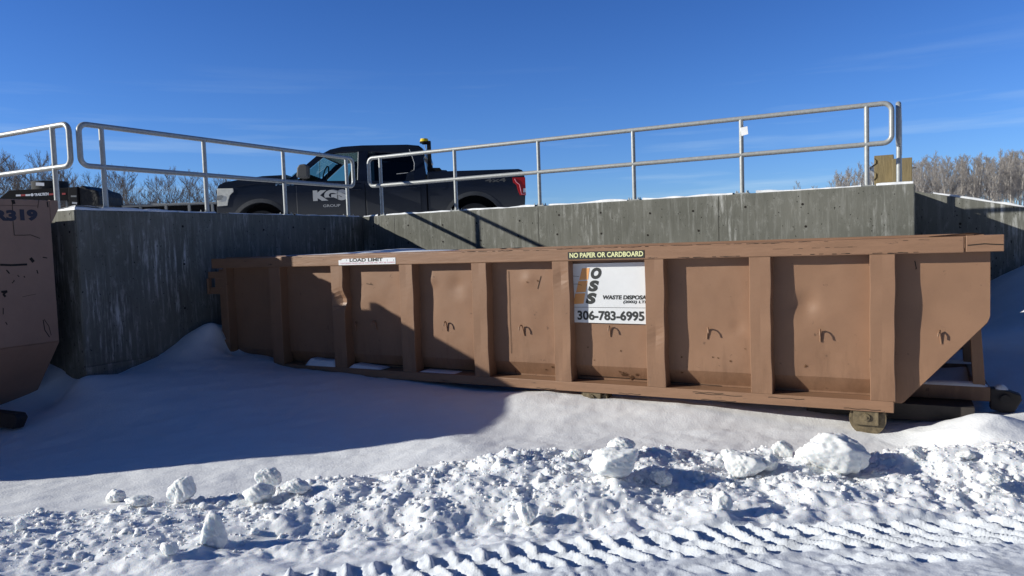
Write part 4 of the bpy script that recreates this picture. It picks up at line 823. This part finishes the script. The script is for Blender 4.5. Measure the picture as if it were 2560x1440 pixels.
# mirror, antenna, bed box, rack post with beacon
m_ = MB(); M['mirror'] = mat('mirror_shell', (.10, .10, .098), .6); q = poly([(751, 447), (752, 424), (757, 415), (772, 413), (779, 418), (780, 447), (770, 449)]); m_.prism(q, -.28, -.10, 'y'); mo = m_.build('mirror', M['mirror'], tr, bevel=.03, seg=3)
m_ = MB(); a = TP(765, 445); m_.tube([(a[0], -.12, a[1]-.02), (a[0]-.05, .05, a[1]-.05)], .03, 8); m_.build('mirror_arm', M['blackpl'], mo)
m_ = MB(); a, b = TP(743.5, 352), TP(743.5, 430); m_.tube([(a[0], TD-.25, a[1]), (b[0], TD-.25, b[1]-.06)], .0065, 5); m_.build('antenna', M['blackpl'], tr)
m_ = MB(); m_.prism(poly([(1066, 432), (1070, 418), (1098, 418), (1103, 423.5), (1115, 424), (1120, 432)]), .10, TD-.1, 'y'); m_.build('bed_box', M['black'], tr)
m_ = MB(); a, b = TP(1066, 350), TP(1076, 432); m_.box(a[0]-.01, b[0]+.01, .12, .22, b[1]-.1, a[1]); m_.box(a[0]-.10, a[0]+.03, .15, .19, TP(1066, 358)[1], TP(1066, 355)[1]); rk = m_.build('rack_post', M['black'], tr)
m_ = MB(); a = TP(1058, 355); m_.cyl((a[0], .18, a[1]), .085, .03, 'z', 20); m_.build('beacon_base', M['black'], rk)
m_ = MB(); m_.cyl((a[0], .18, a[1]+.031), .088, .055, 'z', 20, r2=.07); m_.build('beacon_lens', M['amber'], rk)
m_ = MB(); m_.tube([(TP(1060, 360)[0], .15, TP(1060, 360)[1]), (TP(1064, 375)[0], .14, TP(1064, 375)[1]), (TP(1064, 400)[0], .14, TP(1064, 400)[1]), (TP(1067, 425)[0], .14, TP(1067, 425)[1])], .008, 5); m_.build('cable', M['greydeck'], rk)
def T3(body, pl, pr, pt, pb, m, bold, par, y, name='lettering'):
    a = TP(pl, pb, y); b = TP(pr, pb, y); c = TP(pl, pt, y); mb = MB(); text_mb(mb, body, .1, lambda x, z: (a[0]+x, y, a[1]+z), b[0]-a[0], c[1]-a[1], bold); return mb.build(name, m, par)
T3('KGS', 783, 868, 476, 503, M['silver'], .008, d1, -.026); T3('GROUP', 808, 851, 511.5, 518, M['silver'], .001, d1, -.026)
T3('4x4', 1213, 1265, 446, 456, M['mirror'], .002, tr, -.004, 'decal'); T3('F-150', 689, 737, 457.5, 464.5, M['chrome'], .004, tr, -.004, 'badge')
m_ = MB(); q = [TP(*p) for p in ((1022, 372), (1030, 392), (1035, 408), (1034, 424), (1020, 431), (990, 434))]; m_.tube([(a, .07, b) for a, b in q], .006, 5); m_.build('window_trim', M['silver'], tr)
m_ = MB(); q = [TP(*p) for p in ((590, 466), (640, 459), (720, 460), (915, 462), (1056, 461))]; m_.tube([(a, -.004, b) for a, b in q], .010, 6); m_.build('body_crease', M['truck'], tr)
m_ = MB(); a = TP(1106, 463); m_.cyl((a[0], -.004, a[1]), .085, .006, 'y', 24); m_.build('fuel_door', M['truck'], tr)
m_ = MB(); m_.box(xcab-.01, xcab+.02, .02, .10, zb0, TP(1065, 440)[1]); m_.build('cab_gap', M['black'], tr)

# ------------------------------------------------------------------ black trailer with spare tyre, and a long grey deck
QY = 18.0
tl_ = empty('gooseneck_trailer', (0, QY, ZP), 0, label='black trailer neck marked TRAILTECH behind the left railing', cat='trailer')
def QP(px, py, Y=QY): q = at_y(px, py, Y); return q[0], q[2]-ZP
def qpoly(pxs, Y=QY): return [QP(*q, Y) for q in pxs]
m_ = MB(); m_.prism(qpoly([(-60, 500), (0, 494), (22, 476), (60, 474), (195, 468), (197, 500), (175, 501), (150, 501), (0, 500), (-60, 506)]), 0, 1.2, 'y'); m_.build('neck_beam', M['black'], tl_, bevel=.01)
m_ = MB(); m_.prism(qpoly([(174, 469), (196, 467), (198, 520), (176, 518)]), -.06, 1.25, 'y'); m_.build('toolbox', M['blackpl'], tl_, bevel=.01)
m_ = MB(); m_.prism(qpoly([(196, 467), (205, 463), (212, 466), (225, 472), (243, 476), (249, 490), (250, 515), (200, 519)]), -.02, 1.1, 'y'); o = m_.build('tarp_bundle', M['tarp'], tl_, bevel=.05, seg=3)
for a, b in ((158, 162), (168, 171)):
    m_ = MB(); q = qpoly([(a, 500), (b, 500), (b, 545), (a, 545)]); m_.box(q[0][0], q[1][0], .1, .18, q[2][1], q[0][1]); m_.build('landing_leg', M['greydeck'], tl_)
m_ = MB(); c = QP(100, 462); m_.cyl((c[0], .40, c[1]-.10), .40, .20, 'z', 40); ty = m_.build('spare_tyre', M['rubber'], tl_, bevel=.05, seg=3)
m_ = MB(); q = qpoly([(90, 456), (111, 457), (111, 465), (90, 464)]); m_.add([(a, -.008, b) for a, b in q], [(3, 2, 1, 0)]); m_.build('tyre_label', M['white'], ty)
def stripe(a, b, m):
    m_ = MB(); q = qpoly([(a, 486.5+(a-40)*-.035), (b, 486.5+(b-40)*-.035), (b, 491+(b-40)*-.035), (a, 491+(a-40)*-.035)]); m_.add([(x, -.004, z) for x, z in q], [(3, 2, 1, 0)]); m_.build('reflective_tape', m, tl_)
stripe(40, 52, M['white']); stripe(52, 64, M['redtape']); stripe(64, 76, M['white']); stripe(123, 134, M['redtape']); stripe(136, 140, M['white']); stripe(155, 164, M['redtape'])
m_ = MB(); q = qpoly([(181, 489), (195, 489), (195, 493), (181, 493)]); m_.add([(x, -.064, z) for x, z in q], [(3, 2, 1, 0)]); m_.build('reflective_tape', M['greydeck'], tl_)
m_ = MB(); q = qpoly([(184, 505), (197, 506), (196, 511), (184, 510)]); m_.add([(x, -.064, z) for x, z in q], [(3, 2, 1, 0)]); m_.build('licence_plate', M['silver'], tl_)
def T4(body, pl, pr, pt, pb, m, bold): 
    a = QP(pl, pb); b = QP(pr, pb); c = QP(pl, pt); mb = MB(); text_mb(mb, body, .1, lambda x, z: (a[0]+x, -.004, a[1]+z+.03*x), b[0]-a[0], c[1]-a[1], bold); return mb.build('lettering', m, tl_)
T4('TRAILTECH', 86, 122, 483.5, 490.5, M['white'], .006)
m_ = MB(); c = QP(80.5, 487); m_.cyl((c[0], -.005, c[1]), .036, .004, 'y', 20); m_.build('emblem', M['white'], tl_)
DY = 19.0
dk = empty('flatbed_trailer', (0, DY, ZP), 0, label='long low grey flatbed deck between the black trailer and the truck', cat='trailer')
def DP(px, py): q = at_y(px, py, DY); return q[0], q[2]-ZP
a = DP(292, 513); b = DP(560, 509)
m_ = MB(); m_.box(a[0], b[0], 0, 2.3, a[1]-.045, a[1]); m_.build('deck', M['greydeck'], dk, bevel=.006)
m_ = MB(); m_.box(a[0], b[0], .3, 2.0, a[1]-.30, a[1]-.05); m_.build('underframe', M['black'], dk)
for px in (350, 414, 472, 530): c = DP(px, 515); MB().box(c[0]-.03, c[0]+.03, 0, .05, a[1]-.30, a[1]-.047).build('stake_pocket', M['greydeck'], dk)
for px in (330, 390, 450): c = DP(px, 513); MB().box(c[0]-.25, c[0]+.2, .1, 1.9, a[1]+.001, a[1]+.012).build('snow_patch', M['snow'], dk)
for s in (0, 1):
    for px in (420, 470): c = DP(px, 530); MB().cyl((c[0], .1+s*1.9, .4), .39, .22, 'y', 24).build('wheel', M['rubber'], dk)

# ------------------------------------------------------------------ timber posts and guardrail end at the right-hand corner
PY = 10.3
def tpost(px0, px1, pyt, rz, label, dy=0, dd=.24):
    a = at_y(px0, pyt, PY+dy); b = at_y(px1, pyt, PY+dy); wdt = (b[0]-a[0])*.93
    t = empty('timber_post', ((a[0]+b[0])/2, PY+dy, ZP), rz, label=label, cat='post', group='timber posts at the wall corner')
    MB().box(-wdt/2, wdt/2, 0, dd, -.2, a[2]-ZP).build('post_body', M['wood'], t, bevel=.006)
    return t
tpost(2186, 2233, 388.5, -TH, 'square timber post with a knot, behind the last railing post'); t2 = tpost(2231, 2279, 396, -TH, 'second timber post, right of the one with the knot', -.26)
c = at_y(2281, 425, PY+.1); MB().tube([(.12, .1, c[2]-ZP), (.17, .1, c[2]-ZP)], .006, 6).build('bolt', M['dark_steel'], t2)
g = at_y(2184, 425, PY+.05); gr = empty('guardrail', (g[0], g[1], g[2]), R(62), label='corrugated steel guardrail end against the timber post', cat='guardrail')
m_ = MB(); prof = [(0, .16), (.03, .13), (.03, .09), (-.045, .04), (-.045, -.0), (.03, -.05), (.03, -.10), (0, -.14)]
vs = [(x, -y, z) for x in (0, 1.6) for y, z in prof] + [(x, -y-.006, z) for x in (0, 1.6) for y, z in prof]; n = len(prof)
fs = [(i, i+1, n+i+1, n+i) for i in range(n-1)] + [(2*n+i, 3*n+i, 3*n+i+1, 2*n+i+1) for i in range(n-1)]; m_.add(vs, fs); m_.build('beam', M['galv'], gr)

# ------------------------------------------------------------------ trees
def grow(seed, H, trunk_r, spread, nlimb, twigr, depth=4, bare=.25, upward=.55):
    r = random.Random(seed); tk = MB(); cr = MB()
    def seg(mb, p, q, r0, r1, n): mb.tube([p, q], [r0, r1], n, cap=False)
    pts = []; p = Vector((0, 0, -.3)); d = Vector((r.uniform(-.06, .06), r.uniform(-.06, .06), 1)).normalized(); n = 9
    for i in range(n+1): pts.append(p.copy()); d = (d+Vector((r.uniform(-.09, .09), r.uniform(-.09, .09), .05))).normalized(); p = p+d*(H*.9/n)
    tk.tube(pts, [max(.02, trunk_r*(1-i/n)**.8) for i in range(n+1)], 6, cap=False)
    def branch(p, d, ln, rad, dep):
        k = 3; q = p
        for i in range(k):
            d = (d+Vector((r.uniform(-.25, .25), r.uniform(-.25, .25), r.uniform(-.02, .22)))).normalized(); q2 = q+d*(ln/k); ra = max(twigr, rad*(1-i/k*.5)); rb = max(twigr*.8, rad*(1-(i+1)/k*.5))
            seg(cr, q, q2, ra, rb, 3 if dep < 3 else 4)
            if dep > 0:
                for _ in range(2 if dep > 1 else 3):
                    a = r.uniform(0, math.tau); dd = (d*r.uniform(.5, .9)+Vector((math.cos(a), math.sin(a), r.uniform(-.1, .7)))*r.uniform(.35, .8)).normalized()
                    branch(q2, dd, ln*r.uniform(.42, .62), rad*.5, dep-1)
            q = q2
    for i in range(nlimb):
        f = bare+(1-bare)*(i+r.random())/nlimb; s = f*n; i0 = min(int(s), n-1); p = pts[i0].lerp(pts[i0+1], s-i0); a = r.uniform(0, math.tau)
        dd = Vector((math.cos(a), math.sin(a), upward+r.uniform(-.1, .4))).normalized(); branch(p, dd, spread*H*(1.1-f)*r.uniform(.7, 1.2)+.06*H, trunk_r*.42*(1.1-f), depth-2)
    return tk, cr
def tree_proto(seed, mt, mc, **kw):
    tk, cr = grow(seed, **kw); o = empty('bare_tree'); tk.build('trunk', mt, o); cr.build('crown', mc, o); return o
bushy = [tree_proto(s, M['bark'], M['twig'], H=10, trunk_r=.13, spread=.36, nlimb=20, twigr=.0125, bare=.12) for s in (1, 2, 3, 4)]
aspens = [tree_proto(s, M['aspen'], M['aspentwig'], H=12, trunk_r=.14, spread=.13, nlimb=17, twigr=.014, bare=.34, upward=1.1) for s in (11, 12, 13, 14, 15)]
used = set()
def put(proto, x, y, h, base, rz, label, group, H0):
    o = proto if proto.name not in used else copy_tree(proto)
    used.add(proto.name); o.location = (x, y, base); o.rotation_euler = (0, 0, rz); s = 1.09*h/H0; o.scale = (s*.82, s*.82, s); tag(o, label, 'tree', group)
def sky_x(px, Y): q = at_y(px, 500, Y); return q[0]
LB = 'thin bare tree in the row beyond the black trailer and the left railing'
for i, (px, top, Y) in enumerate([(-60, 395, 62), (-10, 392, 66), (30, 402, 64), (65, 418, 70), (95, 398, 62), (130, 432, 72), (160, 428, 70), (195, 436, 76), (225, 446, 74), (-35, 410, 80), (110, 430, 82), (175, 440, 85)]):
    z = at_y(px, top, Y)[2]; put(bushy[i % 4], sky_x(px, Y), Y, z-ZP, ZP, i*1.7, LB, 'bare trees beyond the trailer', 10)
for i, (px, top, Y, lab) in enumerate([(300, 428, 58, 'round bushy bare tree standing alone right of the leftmost loop-ended railing post'), (283, 440, 64, 'smaller bare tree tucked behind the round bushy one'), (330, 455, 66, 'low bare shrub at the right foot of the round bushy tree'),
        (372, 482, 62, 'smallest bare sapling above the grey flatbed deck'), (405, 448, 60, 'slender bare tree left of the clustered pair above the deck'), (428, 435, 58, 'tallest of the bare trees above the grey deck'), (462, 440, 60, 'bare tree with clumps of seed heads above the grey deck'), (492, 462, 64, 'short bare tree left of the truck nose behind a post'), (540, 446, 60, 'bare tree just in front of the truck nose'), (565, 455, 66, 'bare tree whose top shows over the truck headlamp')]):
    z = at_y(px, top, Y)[2]; put(bushy[(i*3+1) % 4], sky_x(px, Y), Y, z-ZP, ZP, i*2.3+.4, lab, 'bare trees above the grey deck', 10)
LA = 'bare aspen trunk and crown in the dense wood at the right edge'
rr = random.Random(5); k = 0
for row, Y in enumerate((104, 110, 116, 123, 131, 140)):
    px = 2085 + row*7
    while px < 2680:
        top = float(np.interp(px, [2060, 2100, 2170, 2250, 2330, 2400, 2470, 2560, 2700], [452, 432, 412, 408, 395, 396, 392, 380, 372])) + rr.uniform(-8, 16) + (6-row)*1.5
        z = at_y(px, top, Y)[2]; put(aspens[k % 5], sky_x(px, Y)+rr.uniform(-.5, .5), Y+rr.uniform(-2.5, 2.5), z-ZP, ZP, rr.uniform(0, 6.28), LA, 'bare aspens of the wood', 12)
        k += 1; px += rr.uniform(15, 29)
for i, (px, top) in enumerate([(1996, 458), (2042, 466)]):
    z = at_y(px, top, 120)[2]; put(aspens[i], sky_x(px, 120), 120, z-ZP, ZP, i, ['tiny lone tree top peeking over the sunlit wall left of the wood', 'second tiny tree top peeking over the wall beside the wood'][i], 'lone tree tops over the wall', 12)
print('trees', k)
